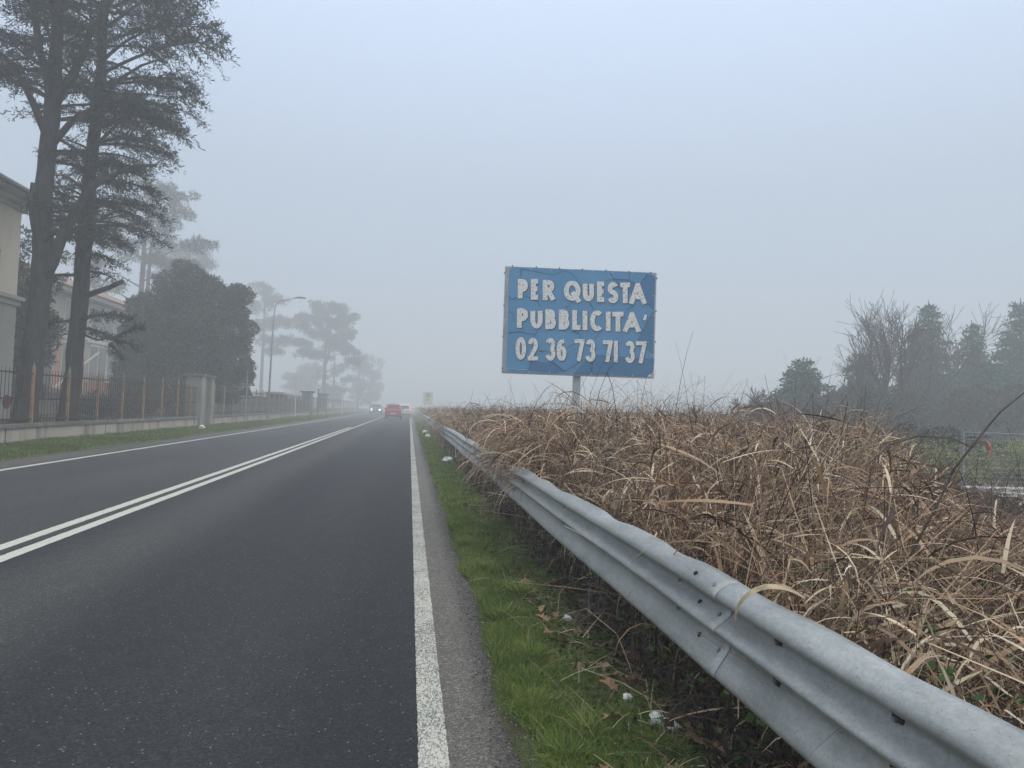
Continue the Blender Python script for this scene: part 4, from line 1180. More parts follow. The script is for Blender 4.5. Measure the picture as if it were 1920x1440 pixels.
M['sign_back'] = pmat('sign_back', (0.055, 0.08, 0.09), (0.04, 0.055, 0.065), 4, 0.6)
t = thing('road_sign', 'two triangular road signs seen from behind, stacked on a thin pole near the twin piers', 'road sign', (-9.0, 41.2, 0.08))
mb = MB(); mb.tube([(0, 0, 0), (0.0, 0, 3.0)], 0.032, 8); mb.build('pole', M['galv_dark'], t)
for zb, flip in ((2.05, 1), (1.35, 1)):
    mb = MB(); mb.prism([(-0.43, 0.04, zb), (0.43, 0.04, zb), (0.03, 0.04, zb+0.74), (-0.03, 0.04, zb+0.74)], (0, 0.02, 0)); s_ = mb.build('sign_plate', M['sign_back'], t)
    mb = MB(); mb.box(-0.30, -0.10, 0.02, 0.036, zb+0.07, zb+0.11); mb.box(0.12, 0.30, 0.02, 0.036, zb+0.07, zb+0.11); mb.build('bracket', M['white_trim'], s_)
for (x, y, h, r_, mt_, lab) in [(-9.1, 59.0, 3.35, 0.035, 'white_trim', 'pale thin pole in front of the dark blue kiosk'),
                                (-9.1, 73.3, 2.65, 0.06, 'dark_hole', 'dark straight pole beside the far square pier'),
                                (-8.3, 90.5, 2.6, 0.06, 'white_trim', 'pale pole on the verge beyond the last square pier'),
                                (-8.3, 112.5, 2.9, 0.08, 'white_trim', 'faintest pale pole near the oncoming car')]:
    t = thing('pole', lab, 'pole', (x, y, 0.1))
    mb = MB(); mb.tube([(0, 0, 0), (0, 0, h)], r_, 8); mb.build('shaft', M[mt_], t)
    mb = MB(); mb.tube([(0, 0, 0), (0, 0, 0.12)], r_*1.8, 8); mb.build('foot', M['galv_dark'], t)
t = thing('road_sign', 'pale yellow roadworks board with a blue square above the far reeds', 'road sign', (2.1*1.25, 85*1.25, 0))
t.scale = (1.2, 1.2, 1.2)
mb = MB(); mb.tube([(-0.3, 0.05, 0), (-0.3, 0.05, 2.0)], 0.03, 8); mb.build('leg', M['galv_dark'], t)
mb = MB(); mb.tube([(0.3, 0.05, 0), (0.3, 0.05, 2.0)], 0.03, 8); mb.build('leg', M['galv_dark'], t)
mb = MB(); mb.box(-0.55, 0.62, -0.02, 0.02, 1.45, 2.95); mb.build('board', pmat('yellow_sheet', (0.72, 0.66, 0.30), (0.62, 0.58, 0.30), 3, 0.5), t)
mb = MB(); mb.box(-0.22, 0.30, -0.035, -0.0205, 2.3, 2.8); mb.build('symbol', M['blue'], t)
mb = MB(); mb.box(-0.18, -0.10, -0.035, -0.0205, 1.9, 2.15); mb.box(0.06, 0.14, -0.035, -0.0205, 1.85, 2.15); mb.build('symbol', M['dark_hole'], t)

# ------------------------------------------------------------------ cars
def car(label, loc, rz, body_mat, L=3.7, Wd=1.62, Ht=1.50, hood=0.75, oncoming=False):
    t = thing('car', label, 'car', loc, rz, None)
    hw = Wd/2
    # stations from the rear (y=0) to the nose (y=L): y, sill, belt, roof, half width at belt, half width at roof
    S = [(0.00, 0.42, 0.78, 0.82, hw*0.86, hw*0.78), (0.05, 0.30, 0.92, 0.96, hw*0.95, hw*0.80), (0.16, 0.26, 0.96, 1.12, hw*0.99, hw*0.78), (0.42, 0.24, 0.97, Ht*0.955, hw, hw*0.76),
         (0.75, 0.24, 0.97, Ht, hw, hw*0.76), (L*0.45, 0.24, 0.95, Ht, hw, hw*0.76), (L*0.58, 0.24, 0.94, Ht*0.95, hw, hw*0.74), (L-hood-0.15, 0.24, 0.93, 1.03, hw, hw*0.80), (L-hood*0.6, 0.24, 0.90, 0.95, hw*0.98, hw*0.82),
         (L-0.16, 0.25, 0.78, 0.84, hw*0.95, hw*0.80), (L-0.03, 0.30, 0.62, 0.68, hw*0.86, hw*0.72), (L, 0.36, 0.55, 0.58, hw*0.78, hw*0.66)]
    P = []
    for (y, zs, zb, zr, wb, wr) in S:
        half = [(wb*0.90, zs), (wb*0.99, zs+0.12), (wb, zs+(zb-zs)*0.55), (wb*0.985, zb), (wb*0.90+wr*0.10-0.01, zb+(zr-zb)*0.15), (wr+0.02, zb+(zr-zb)*0.86), (wr-0.08, zr-0.01), (wr*0.45, zr+0.012), (0, zr+0.018)]
        row = [(x, y-L/2, z) for x, z in half] + [(-x, y-L/2, z) for x, z in half[-2::-1]]
        P.append(row)
    mb = MB(); mb.grid(P)
    nrow = len(P[0])
    mb.add([P[0][j] for j in range(nrow)], [tuple(range(nrow))]); mb.add([P[-1][j] for j in range(nrow)], [tuple(range(nrow))[::-1]])
    mb.add([p for r_ in P for p in (r_[0], r_[-1])], [(2*i, 2*i+1, 2*i+3, 2*i+2) for i in range(len(P)-1)])
    mb.build('body', body_mat, t, smooth=False, bevel=0.02)
    y0 = -L/2
    mb = MB(); mb.add([(-hw*0.68, y0+0.09, 1.03), (hw*0.68, y0+0.09, 1.03), (hw*0.62, y0+0.325, 1.36), (-hw*0.62, y0+0.325, 1.36)], [(0, 1, 2, 3)])
    mb.v = [(x, y-0.03, z+0.01) for x, y, z in mb.v]
    mb.build('rear_window', M['car_glass'], t)
    mb = MB(); yf = L/2-hood-0.12
    mb.add([(-hw*0.74, yf, 1.05), (hw*0.74, yf, 1.05), (hw*0.66, L*0.58-L/2+0.06, Ht*0.945), (-hw*0.66, L*0.58-L/2+0.06, Ht*0.945)], [(0, 1, 2, 3)])
    mb.v = [(x, y+0.03, z+0.012) for x, y, z in mb.v]
    mb.build('windscreen', M['car_glass'], t)
    for s in (-1, 1):
        mb = MB()
        for a, b_ in ((0.62, L*0.33), (L*0.35, L*0.56)):
            mb.add([(s*(hw*0.975), y0+a, 1.0), (s*(hw*0.975), y0+b_, 0.99), (s*(hw*0.80+0.012), y0+b_-0.03, Ht*0.93), (s*(hw*0.80+0.012), y0+a+0.06, Ht*0.93)], [(0, 1, 2, 3)])
        mb.build('side_window', M['car_glass'], t)
        for yy in (y0+0.62, L/2-0.68):
            mb = MB(); mb.tube([(s*(hw-0.17), yy, 0.29), (s*(hw+0.005), yy, 0.29)], 0.29, 18); wh = mb.build('wheel', M['rubber'], t)
            mb = MB(); mb.tube([(s*(hw+0.006), yy, 0.29), (s*(hw+0.014), yy, 0.29)], 0.18, 12); mb.build('rim', M['chrome'], wh)
        mb = MB(); mb.obox((s*hw*0.84, y0+0.05, 0.93), (0.07, 0, 0), (0, 0.05, 0), (0, 0, 0.15)); mb.build('tail_light', M['brakelamp'] if not oncoming and 'white' in label else M['taillight'], t)
        mb = MB(); mb.obox((s*(hw+0.09), L*0.13, 1.02), (0.08, 0, 0), (0, 0.04, 0), (0, 0, 0.06)); mb.build('mirror', M['black_trim'] if s > 0 else M['black_trim'], t, bevel=0.015)
        mb = MB(); mb.tube([(s*hw*0.70, L/2-0.10, 0.66), (s*hw*0.70, L/2+0.02, 0.65)], [0.10, 0.09], 14); mb.build('headlight', M['headlamp'] if oncoming else M['chrome'], t)
    mb = MB(); mb.box(-0.26, 0.26, y0-0.012, y0+0.0, 0.50, 0.61); mb.build('number_plate', M['plate'], t)
    mb = MB(); mb.box(-hw*0.85, hw*0.85, y0-0.03, y0+0.10, 0.26, 0.40); mb.build('bumper', M['black_trim'], t, bevel=0.02)
    mb = MB(); mb.box(-0.40, 0.40, L/2-0.06, L/2+0.012, 0.40, 0.52); mb.build('grille', M['black_trim'], t)
    return t
car('small red hatchback driving away in the near lane, the nearest car', (-1.55, 70.0+1.8, 0), 0, M['red_car'], 3.55, 1.60, 1.50, 0.7)
car('white car ahead of the red hatchback, driving away', (-0.62, 86.0+2.0, 0), 0, M['white_car'], 4.1, 1.78, 1.58, 0.9)
car('oncoming car with two lit headlights in the far lane', (-5.1, 112, 0), math.pi, M['green_car'], 4.2, 1.78, 1.52, 0.95, True)

# ------------------------------------------------------------------ near house (left edge) and villa
hs = thing('house', 'cream plastered house with a wide eave at the left edge behind the fence', 'house', (-14, 27.45, 0))
mb = MB(); mb.box(-10, 0, -22, 0, 0.3, 4.34); mb.build('ground_storey', M['plaster_grey'], hs)
mb = MB()
for k in range(9):                                    # rusticated joints
    mb.box(0.001, 0.012, -22, 0, 0.75+0.42*k, 0.75+0.42*k+0.36)
mb.build('rustication', M['plaster_grey'], hs)
mb = MB(); mb.box(-10, 0.0, -22, 0, 4.3405, 8.0); mb.build('wall', M['plaster'], hs)
mb = MB(); mb.box(-10, 0.10, -22, 0.10, 4.36, 4.55); mb.box(-10, 0.20, -22, 0.20, 4.552, 4.70); mb.build('string_course', M['cornice'], hs, bevel=0.02)
mb = MB(); mb.box(-10, 0.15, -22, 0.15, 7.72, 7.86); mb.box(-10, 0.38, -22, 0.38, 7.862, 8.02); mb.box(-10.6, 0.75, -22.6, 0.75, 8.022, 8.16); mb.build('cornice', M['cornice'], hs, bevel=0.02)
rf = MB(); rf.add([(0.85, 0.85, 8.17), (0.85, -23, 8.17), (-10.8, -23, 8.17), (-10.8, 0.85, 8.17), (-5, -5, 11), (-5, -17, 11)], [(0, 1, 5, 4), (1, 2, 5), (2, 3, 4, 5), (3, 0, 4), (0, 3, 2, 1)])
rf.build('roof', M['rooftile'], hs)
mb = MB(); mb.tube([(0.9, -23, 8.16), (0.9, 0.9, 8.16)], 0.07, 8); mb.build('gutter', M['galv_dark'], hs)
bal = MB()
bal.box(0.21, 0.9, -9.0, -2.75, 4.72, 4.80); bal.build('balcony_slab', M['cornice'], hs)
bal = MB()
for k in range(28):
    yy = -2.8-k*0.22
    bal.box(0.83, 0.86, yy-0.012, yy+0.012, 4.8, 5.78)
bal.box(0.82, 0.87, -9.0, -2.76, 5.78, 5.82); bal.box(0.05, 0.819, -2.79, -2.76, 5.78, 5.82)
bal.build('balcony_railing', pmat('oxblood_paint', (0.12, 0.02, 0.03), (0.09, 0.02, 0.025), 5, 0.6), hs)

v = thing('villa', 'long pinkish villa with a white framed glazed veranda behind the cedars', 'building', (-20, 35, 0))
mb = MB(); mb.box(-9, 0, 0, 27, 0.3, 7.2); mb.build('wall', M['villa_wall'], v)
mb = MB(); mb.box(0.001, 0.05, 0.3, 11.6, 0.3, 4.6); mb.build('pink_panel', M['pink'], v)
mb = MB(); mb.box(0.001, 0.08, 0.0, 27, 4.62, 4.85); mb.build('string_course', M['white_trim'], v)
mb = MB(); mb.box(-9.5, 0.55, -0.6, 27.5, 7.205, 7.45); mb.build('eave', M['white_trim'], v)
mb = MB(); mb.add([(0.8, -0.8, 7.46), (0.8, 27.8, 7.46), (-9.8, 27.8, 7.46), (-9.8, -0.8, 7.46), (-4.5, 5, 9.6), (-4.5, 22, 9.6)], [(0, 1, 5, 4), (1, 2, 5), (2, 3, 4, 5), (3, 0, 4), (0, 3, 2, 1)]); mb.build('roof', M['villaroof'], v)
def window(parent, y0, y1, z0, z1, x, nm=1, depth=0.05):
    f = MB(); b_ = 0.07
    f.box(x, x+depth, y0, y1, z1-b_, z1); f.box(x, x+depth, y0, y1, z0, z0+b_)
    for i in range(nm+1):
        yy = y0+(y1-y0-b_)*i/nm
        f.box(x, x+depth-0.003, yy, yy+b_, z0+b_, z1-b_)
    fo = f.build('window', M['white_trim'], parent)
    g = MB(); g.box(x+0.002, x+0.015, y0+b_, y1-b_, z0+b_, z1-b_); g.build('pane', M['glass'], fo)
window(v, 1.6, 3.2, 1.6, 4.3, 0.06)
window(v, 6.9, 8.1, 1.6, 4.4, 0.06)
window(v, 9.0, 9.9, 1.6, 4.4, 0.06)
window(v, 12.6, 15.2, 1.2, 4.5, 0.01, 2)
window(v, 15.3, 20.4, 2.2, 4.5, 0.01, 3)
window(v, 20.6, 26.6, 2.2, 4.5, 0.01, 4)
window(v, 12.6, 26.6, 4.95, 7.1, 0.01, 8)
window(v, 1.6, 3.2, 5.1, 6.9, 0.01); window(v, 5.6, 7.2, 5.1, 6.9, 0.01); window(v, 9.2, 10.8, 5.1, 6.9, 0.01)
mb = MB()
mb.box(0.02, 2.0, 7.8, 12.2, 0.3, 1.45); mb.box(0.02, 1.4, 12.25, 26.5, 0.3, 2.15); mb.build('terrace', M['pink'], v)
mb = MB()
mb.tube([(2.0, 3.8, 1.45), (2.0, 9.2, 3.8)], 0.06, 6); mb.tube([(2.0, 3.8, 0.3), (2.0, 3.8, 1.45)], 0.05, 6); mb.tube([(1.45, 12.3, 2.7), (1.45, 26.4, 2.72)], 0.05, 6)
for k in range(8): mb.tube([(1.45, 12.4+2*k, 2.15), (1.45, 12.4+2*k, 2.7)], 0.03, 5)
mb.build('handrail', M['white_trim'], v)
mb = MB()
for k in range(7): mb.box(0.1, 2.0, 4.0+0.55*k, 4.0+0.55*(k+1), 0.3, 0.3+0.19*(k+1))
mb.build('stairs', M['cornice'], v)

for y0_ in (-18.5, -14.5, -10.5, -6.5):
    window(hs, y0_, y0_+1.1, 5.0, 7.0, 0.004, 2)
    sh = MB()
    for a_, b_ in ((y0_-0.62, y0_-0.04), (y0_+1.14, y0_+1.72)):
        sh.box(0.004, 0.05, a_, b_, 4.98, 7.02)
    sh.build('shutter', pmat('shutter_paint', (0.12, 0.09, 0.07), (0.09, 0.07, 0.06), 6, 0.7), hs)
    window(hs, y0_, y0_+1.1, 1.6, 3.4, 0.016, 2)

# white plastic chairs and pots glimpsed through the fence
chair_mat = M['white_trim']
def garden_chair(x, y, rz, lab):
    t = thing('garden_chair', lab, 'chair', (x, y, 0.37), rz, 'white garden chairs behind the fence')
    mb = MB(); mb.box(-0.24, 0.24, -0.22, 0.22, 0.40, 0.44); mb.build('seat', chair_mat, t)
    mb = MB()
    for k in range(6): mb.box(-0.24+0.085*k, -0.24+0.085*k+0.05, 0.22, 0.25, 0.442, 0.86)
    mb.box(-0.25, 0.25, 0.22, 0.26, 0.862, 0.92); mb.build('backrest', chair_mat, t)
    for sx in (-1, 1):
        for sy in (-1, 1):
            mb = MB(); mb.tube([(sx*0.21, sy*0.19, 0.40), (sx*0.25, sy*0.23, 0)], 0.022, 6); mb.build('leg', chair_mat, t)
garden_chair(-13.6, 32.4, 2.6, 'white slatted garden chair glimpsed behind the fence, nearer of two')
garden_chair(-13.6, 33.3, 2.9, 'white slatted garden chair glimpsed behind the fence beside its nearer twin')
t = thing('garden_shed', 'low dark shed roof glimpsed behind the near iron fence', 'shed', (-17.5, 33, 0.3))
mb = MB(); mb.box(-2, 0, 0, 6, 0, 1.0); mb.build('wall', M['fence_sheet'], t)
mb = MB(); mb.prism([(-2.2, -0.2, 1.002), (0.3, -0.2, 1.002), (0.3, -0.2, 1.06), (-1.0, -0.2, 1.5), (-2.2, -0.2, 1.06)], (0, 6.4, 0)); mb.build('roof', M['rusty'], t)

# ------------------------------------------------------------------ trees
def unit(v_): return v_/(np.linalg.norm(v_)+1e-9)
def bough(wood, acc, p0, p1, spread, rng, sag=0.06, start=0.25, step=0.10, el=0.17, ew=0.035, r0=0.06, branchlets=True, droop=0.25, per=2):
    """a limb from p0 to p1 with side branchlets dressed in needle sprays"""
    p0, p1 = np.array(p0, float), np.array(p1, float)
    L = np.linalg.norm(p1-p0)
    if L < 0.2: return
    d = (p1-p0)/L
    n_ = max(5, int(L/0.5))
    jit = np.cumsum(rng.normal(0, 0.03*L/n_*2, (n_+1, 3)), 0)
    tt = np.linspace(0, 1, n_+1)
    curve = p0 + d*(tt*L)[:, None] + jit*tt[:, None]
    curve[:, 2] += np.sin(tt*np.pi)*sag*L - tt**3*0.05*L
    wood.tube([tuple(c) for c in curve], list(r0*(1-0.85*tt)), 5, caps=False)
    hz = np.array([-d[1], d[0], 0.0]); hz = hz/(np.linalg.norm(hz)+1e-6)
    nb = max(4, int(L*(1-start)/step))
    C, D = [], []
    for i in range(nb):
        t = start + (1-start)*(i+rng.uniform(0, 1))/nb
        k = t*n_; a = int(min(k, n_-1)); c = curve[a] + (curve[a+1]-curve[a])*(k-a)
        sgn = 1 if rng.uniform() < 0.5 else -1
        bl = spread*(0.35+0.65*math.sin(math.pi*min(1, (t-start)/(1-start)*0.85+0.12)))*rng.uniform(0.55, 1.15)
        bd = unit(hz*sgn*rng.uniform(0.5, 1.0) + d*rng.uniform(0.25, 0.9) + np.array([0, 0, rng.uniform(-0.25, 0.22)]))
        m_ = max(3, int(bl/(el*0.42)))
        s = np.linspace(0.05, 1, m_)
        pts = c + bd*(s*bl)[:, None]; pts[:, 2] -= droop*bl*s**2
        pts += rng.normal(0, 0.02, pts.shape)
        for _ in range(per):
            dd = bd*0.55 + rng.normal(0, 0.55, (m_, 3)); dd[:, 2] -= droop*0.5
            C.append(pts + rng.normal(0, 0.035, pts.shape)); D.append(dd)
        if rng.uniform() < 0.35: wood.tube([tuple(c), tuple(pts[len(pts)//2]), tuple(pts[-1])], [0.012, 0.008, 0.004], 3, caps=False)
    C = np.concatenate(C); D = np.concatenate(D)
    k = len(C)
    acc.append(shards(C, D, rng.uniform(0.6, 1.3, k)*el, rng.uniform(0.7, 1.3, k)*ew, rng))

def finish_tree(t, wood, acc, mw, ml):
    wood.build('trunk', mw, t, smooth=True)
    V, F = join_arrays(acc)
    np_mesh('crown', V, F, ml, t)

# the two tall cedars
def cedar(lab, base, axis, r0, limbs, boughs, fill, seed):
    rng = np.random.default_rng(seed)
    t = thing('cedar_tree', lab, 'tree', (0, 0, 0), 0, 'tall cedars behind the iron fence')
    wood = MB(); acc = []
    n_ = len(axis)
    fine, rad = [], []
    for i in range(n_-1):
        for q in range(4):
            f = q/4; a, b_ = axis[i], axis[i+1]
            fine.append(tuple(a[j]+(b_[j]-a[j])*f+(rng.normal(0, 0.012) if i+q else 0) for j in range(3)))
            rad.append((a[3]+(b_[3]-a[3])*f)*(1+rng.normal(0, 0.025)))
    fine.append(axis[-1][:3]); rad.append(axis[-1][3])
    rad = [q_*0.86 for q_ in rad]; rad[0] *= 1.25
    wood.tube(fine, rad, 14)
    for pl in limbs:
        wood.tube([p[:3] for p in pl], [p[3] for p in pl], 8)
    for (p0, p1, sp, kw) in boughs:
        bough(wood, acc, p0, p1, sp, rng, **kw)
    def ax_at(z):
        for a, b_ in zip(axis[:-1], axis[1:]):
            if a[2] <= z <= b_[2]:
                f = (z-a[2])/(b_[2]-a[2]); return np.array([a[0]+(b_[0]-a[0])*f, a[1]+(b_[1]-a[1])*f, z])
        return np.array(axis[-1][:3])
    for (z, az, L, dz, sp) in fill(rng):
        p0 = ax_at(z)
        p1 = p0 + np.array([math.cos(az)*L, math.sin(az)*L, dz])
        bough(wood, acc, p0, p1, sp, rng, r0=0.05, step=0.095, el=0.155, ew=0.031, per=3)
    V, F = join_arrays(acc)
    wood.build('trunk', M['bark'], t, smooth=True)
    np_mesh('crown', V, F, M['cedar'], t)
    t.location = base; 
    for ch in t.children:
        ch.location = (-base[0], -base[1], -base[2])
    return t
def fill1(rng):
    o = []
    for i in range(76):
        z = 7.6+ (i/76)*10 + rng.uniform(-0.2, 0.2)
        az = rng.uniform(0, 2*math.pi)
        side = math.cos(az)
        L = rng.uniform(1.8, 3.6)*(1.0 if z < 14 else 0.75)
        if side > 0.3 and z < 13: L *= 0.75
        if side < 0.1 and z < 9.6: continue
        if side < 0.1 and z < 11.2: L = min(L, 1.6)
        if z > 11.5: L *= 1.1
        o.append((z, az, L, rng.uniform(-0.1, 0.7), rng.uniform(0.6, 1.1)))
    for i in range(10):                                 # sparse shoots low on the far side
        o.append((rng.uniform(5.8, 8.4), rng.uniform(-1.0, 1.6), rng.uniform(1.0, 2.0), rng.uniform(-0.3, 0.4), 0.6))
    return o
def fill2(rng):
    o = []
    for i in range(80):
        z = 6.2+ (i/80)*11.4 + rng.uniform(-0.2, 0.2)
        az = rng.uniform(0, 2*math.pi)
        L = rng.uniform(1.5, 3.0)
        if math.cos(az) < -0.1 and z < 9.8: L = min(L, 0.9)
        o.append((z, az, L, rng.uniform(-0.2, 0.6), rng.uniform(0.6, 1.1)))
    for i in range(14):
        o.append((rng.uniform(5.0, 7.4), rng.uniform(0, 6.28), rng.uniform(0.8, 1.8), rng.uniform(-0.3, 0.3), 0.6))
    return o
A1 = [(-10.83, 22, 0.3, .38), (-10.75, 22, 1.6, .33), (-10.62, 22, 4.0, .31), (-10.60, 22, 5.6, .31), (-10.68, 22, 7.2, .26), (-10.58, 22, 9.3, .25), (-10.55, 22, 11.5, .20), (-10.6, 22, 14.5, .15), (-10.6, 22, 18.5, .04)]
L1 = [[(-10.62, 22, 4.35, .16), (-10.30, 21.9, 5.0, .17), (-10.05, 21.8, 5.7, .155), (-9.75, 21.8, 6.45, .13), (-9.35, 21.7, 7.15, .10), (-9.0, 21.7, 7.45, .08), (-8.45, 21.7, 7.80, .062), (-8.15, 21.7, 7.95, .05), (-7.55, 21.7, 8.02, .045)],
      [(-9.6, 21.8, 6.7, .1), (-9.2, 21.7, 7.3, .09), (-8.95, 21.7, 7.75, .075)],
      [(-10.05, 21.85, 5.9, .06), (-9.6, 21.9, 6.15, .05), (-9.1, 21.9, 6.35, .04), (-8.75, 21.9, 6.6, .028), (-8.45, 21.9, 6.8, .018)],
      [(-9.2, 21.9, 6.33, .03), (-8.8, 21.9, 6.45, .022), (-8.35, 21.9, 6.6, .014)],
      [(-10.7, 21.9, 5.45, .10), (-10.3, 21.7, 5.85, .09), (-10.15, 21.7, 5.95, .07), (-9.95, 21.7, 5.93, .05)],
      [(-10.75, 21.8, 5.9, .09), (-10.85, 21.7, 6.6, .075), (-10.82, 21.7, 7.25, .06)],
      [(-10.62, 22, 8.6, .13), (-11.0, 21.8, 9.6, .10), (-11.5, 21.7, 10.6, .07), (-12.3, 21.6, 11.2, .04)],
      [(-10.56, 22, 9.9, .14), (-11.0, 22, 11.2, .11), (-11.25, 22, 12.6, .09), (-11.3, 22, 15, .04)],
      [(-10.55, 22, 9.6, .14), (-10.0, 21.9, 10.6, .12), (-9.6, 21.8, 11.7, .09), (-9.0, 21.8, 12.9, .06), (-8.6, 21.8, 14.0, .03)],
      [(-10.58, 22, 8.4, .11), (-9.9, 21.8, 9.2, .09), (-9.2, 21.7, 9.65, .07), (-8.2, 21.6, 9.9, .045), (-7.4, 21.5, 9.7, .02)]]
kk = dict(step=0.055, el=0.155, ew=0.033, per=3)
B1 = [((-9.9, 21.8, 9.2), (-6.55, 21.4, 9.2), 1.0, dict(kk, start=.35, sag=.10, droop=.45)),
      ((-9.4, 21.7, 9.6), (-7.3, 22.6, 9.7), 0.9, dict(kk, start=.1)),
      ((-9.4, 21.7, 9.6), (-7.0, 20.4, 9.3), 0.9, dict(kk, start=.2)),
      ((-9.0, 21.8, 12.6), (-6.6, 21.3, 13.4), 1.2, dict(kk, start=.1)),
      ((-10.6, 22, 9.8), (-12.9, 21.0, 10.3), 0.9, kk), 
      ((-10.6, 22, 10.5), (-12.9, 21.5, 10.4), 1.0, kk), 
      ((-10.6, 22, 8.8), (-8.9, 22.6, 7.6), 1.0, kk), ((-10.6, 22, 8.0), (-9.2, 23.2, 7.9), 1.0, kk)]
cedar('nearer thick cedar with forked sawn-off limbs beside the cream house', (-10.85, 22, 0.3), A1, .4, L1, B1, fill1, 21)
A2 = [(-10.22, 23.2, 0.3, .32), (-10.12, 23.2, 2.0, .28), (-10.05, 23.2, 4.2, .26), (-10.02, 23.2, 6.4, .24), (-9.95, 23.2, 8.6, .21), (-9.82, 23.2, 11, .17), (-9.84, 23.2, 13.6, .13), (-9.8, 23.2, 17.5, .04)]
L2 = [[(-10.0, 23.2, 4.25, .10), (-9.6, 23.1, 4.42, .085), (-9.2, 23.0, 4.55, .075), (-8.78, 23.0, 4.8, .07)],
      [(-9.85, 23.2, 10.2, .08), (-9.3, 23.1, 11.0, .06), (-8.6, 23, 11.5, .04), (-7.6, 22.9, 11.9, .02)],
      [(-9.83, 23.2, 9.0, .06), (-9.2, 23.0, 9.6, .045), (-8.9, 23, 10.4, .03), (-8.7, 23, 11.0, .02)],
      [(-10.05, 23.1, 3.2, .035), (-9.4, 22.9, 2.95, .03), (-8.8, 22.8, 3.05, .02), (-8.3, 22.8, 3.45, .012)]]
B2 = [((-9.83, 23.2, 11.2), (-6.0, 22.6, 12.3), 1.3, dict(kk, start=.3, sag=.08, droop=.35)),
      ((-9.83, 23.2, 12.2), (-6.3, 23.0, 13.1), 1.4, dict(kk, start=.25)),
      ((-9.83, 23.2, 12.6), (-6.9, 22.2, 13.9), 1.3, dict(kk, start=.2)),
      ((-9.83, 23.2, 10.8), (-6.9, 22.8, 11.0), 1.1, dict(kk, start=.4, droop=.4)),
      ((-9.83, 23.2, 10.9), (-7.2, 24.0, 11.7), 1.2, dict(kk, start=.3)),
      ((-9.83, 23.2, 11.6), (-7.3, 21.4, 12.4), 1.2, dict(kk, start=.25)),
      ((-9.9, 23.2, 10.0), (-8.1, 22.9, 9.9), 0.8, dict(kk, start=.3)),
      ((-9.9, 23.2, 9.0), (-7.6, 23.4, 8.9), 1.0, dict(kk, start=.2)),
      ((-9.95, 23.2, 7.8), (-7.9, 22.8, 7.6), 0.95, dict(kk, start=.15, droop=.4)),
      ((-9.95, 23.2, 7.2), (-8.3, 23.5, 6.9), 0.9, dict(kk, start=.15, droop=.4)),
      ((-9.95, 23.2, 8.3), (-8.3, 22.2, 8.1), 0.9, dict(kk, start=.2)),
      ((-10.0, 23.2, 6.3), (-8.6, 22.9, 6.0), 0.7, dict(kk, start=.15, droop=.45)),
      ((-10.0, 23.2, 5.6), (-8.9, 23.0, 5.3), 0.6, dict(kk, start=.1, droop=.3)),
      ((-10.05, 23.2, 4.9), (-11.3, 22.8, 4.7), 0.55, dict(kk, start=.2)),
      ((-10.05, 23.1, 3.55), (-8.55, 22.8, 3.75), 0.65, dict(kk, start=.1, droop=.2)),
      ((-10.05, 23.1, 3.3), (-9.0, 22.6, 3.1), 0.5, dict(kk, start=.2, droop=.4)),
      ((-9.0, 22.8, 3.0), (-8.2, 22.8, 2.75), 0.25, dict(kk, start=.1)),
      ((-8.9, 22.8, 3.0), (-8.0, 22.8, 3.45), 0.2, dict(kk, start=.4)),
      ((-10.1, 23.1, 3.5), (-10.9, 22.6, 3.3), 0.5, dict(kk, start=.2, droop=.3)),
      ((-9.0, 22.8, 2.85), (-8.6, 22.8, 2.45), 0.15, dict(kk, start=.3))]
cedar('slimmer cedar with one sawn limb stub and low dark sprays, right of the forked cedar', (-10.22, 23.2, 0.3), A2, .33, L2, B2, fill2, 22)

def clump_tree(name, lab, cat, loc, trunk, pads, n_el, el, ew, ml, mw, seed, group=None, limbs=True, tr=0.3):
    """pads: (cx, cy, cz, rx, ry, rz) in tree space"""
    rng = np.random.default_rng(seed)
    t = thing(name, lab, cat, loc, 0, group)
    wood = MB()
    wood.tube([p[:3] for p in trunk], [p[3] for p in trunk], 8)
    vol = np.array([p[3]*p[4]+p[5]*p[3] for p in pads]); vol = vol/vol.sum()
    C, D = [], []
    for p, f in zip(pads, vol):
        k = max(20, int(n_el*f))
        # sub-clumps give the pad an uneven outline
        nc = max(5, int(p[3]*p[4]*3.0))
        cc = rng.normal(size=(nc, 3)); cc /= np.linalg.norm(cc, axis=1, keepdims=True); cc *= rng.uniform(0.35, 1.0, (nc, 1))
        cc = cc*np.array(p[3:6])+np.array(p[:3])
        which = rng.integers(0, nc, k)
        r_ = rng.normal(size=(k, 3)); r_ /= np.linalg.norm(r_, axis=1, keepdims=True); r_ *= rng.uniform(0.2, 1, (k, 1))**0.5
        sz = np.minimum(np.array(p[3:6]), 0.9*np.array([1, 1, 0.6]))*0.62
        c = cc[which] + r_*sz
        d = r_*0.8 + rng.normal(0, 0.5, (k, 3)); d[:, 2] += 0.15
        C.append(c); D.append(d)
        if limbs:
            zt = max(trunk[0][2]+0.5, min(trunk[-1][2], p[2]-0.4*abs(p[0])-0.3))
            ax = np.interp(zt, [q[2] for q in trunk], [q[0] for q in trunk]); ay = np.interp(zt, [q[2] for q in trunk], [q[1] for q in trunk])
            wood.tube([(ax, ay, zt), ((ax+p[0])/2, (ay+p[1])/2, (zt+p[2])/2+0.05*abs(p[0])), (p[0], p[1], p[2]-p[5]*0.3)], [0.3*tr, 0.2*tr, 0.06*tr], 5)
    C = np.concatenate(C); D = np.concatenate(D); k = len(C)
    wood.build('trunk', mw, t, smooth=True)
    V, F = shards(C, D, rng.uniform(0.6, 1.3, k)*el, rng.uniform(0.7, 1.3, k)*ew, rng)
    np_mesh('crown', V, F, ml, t)
    return t

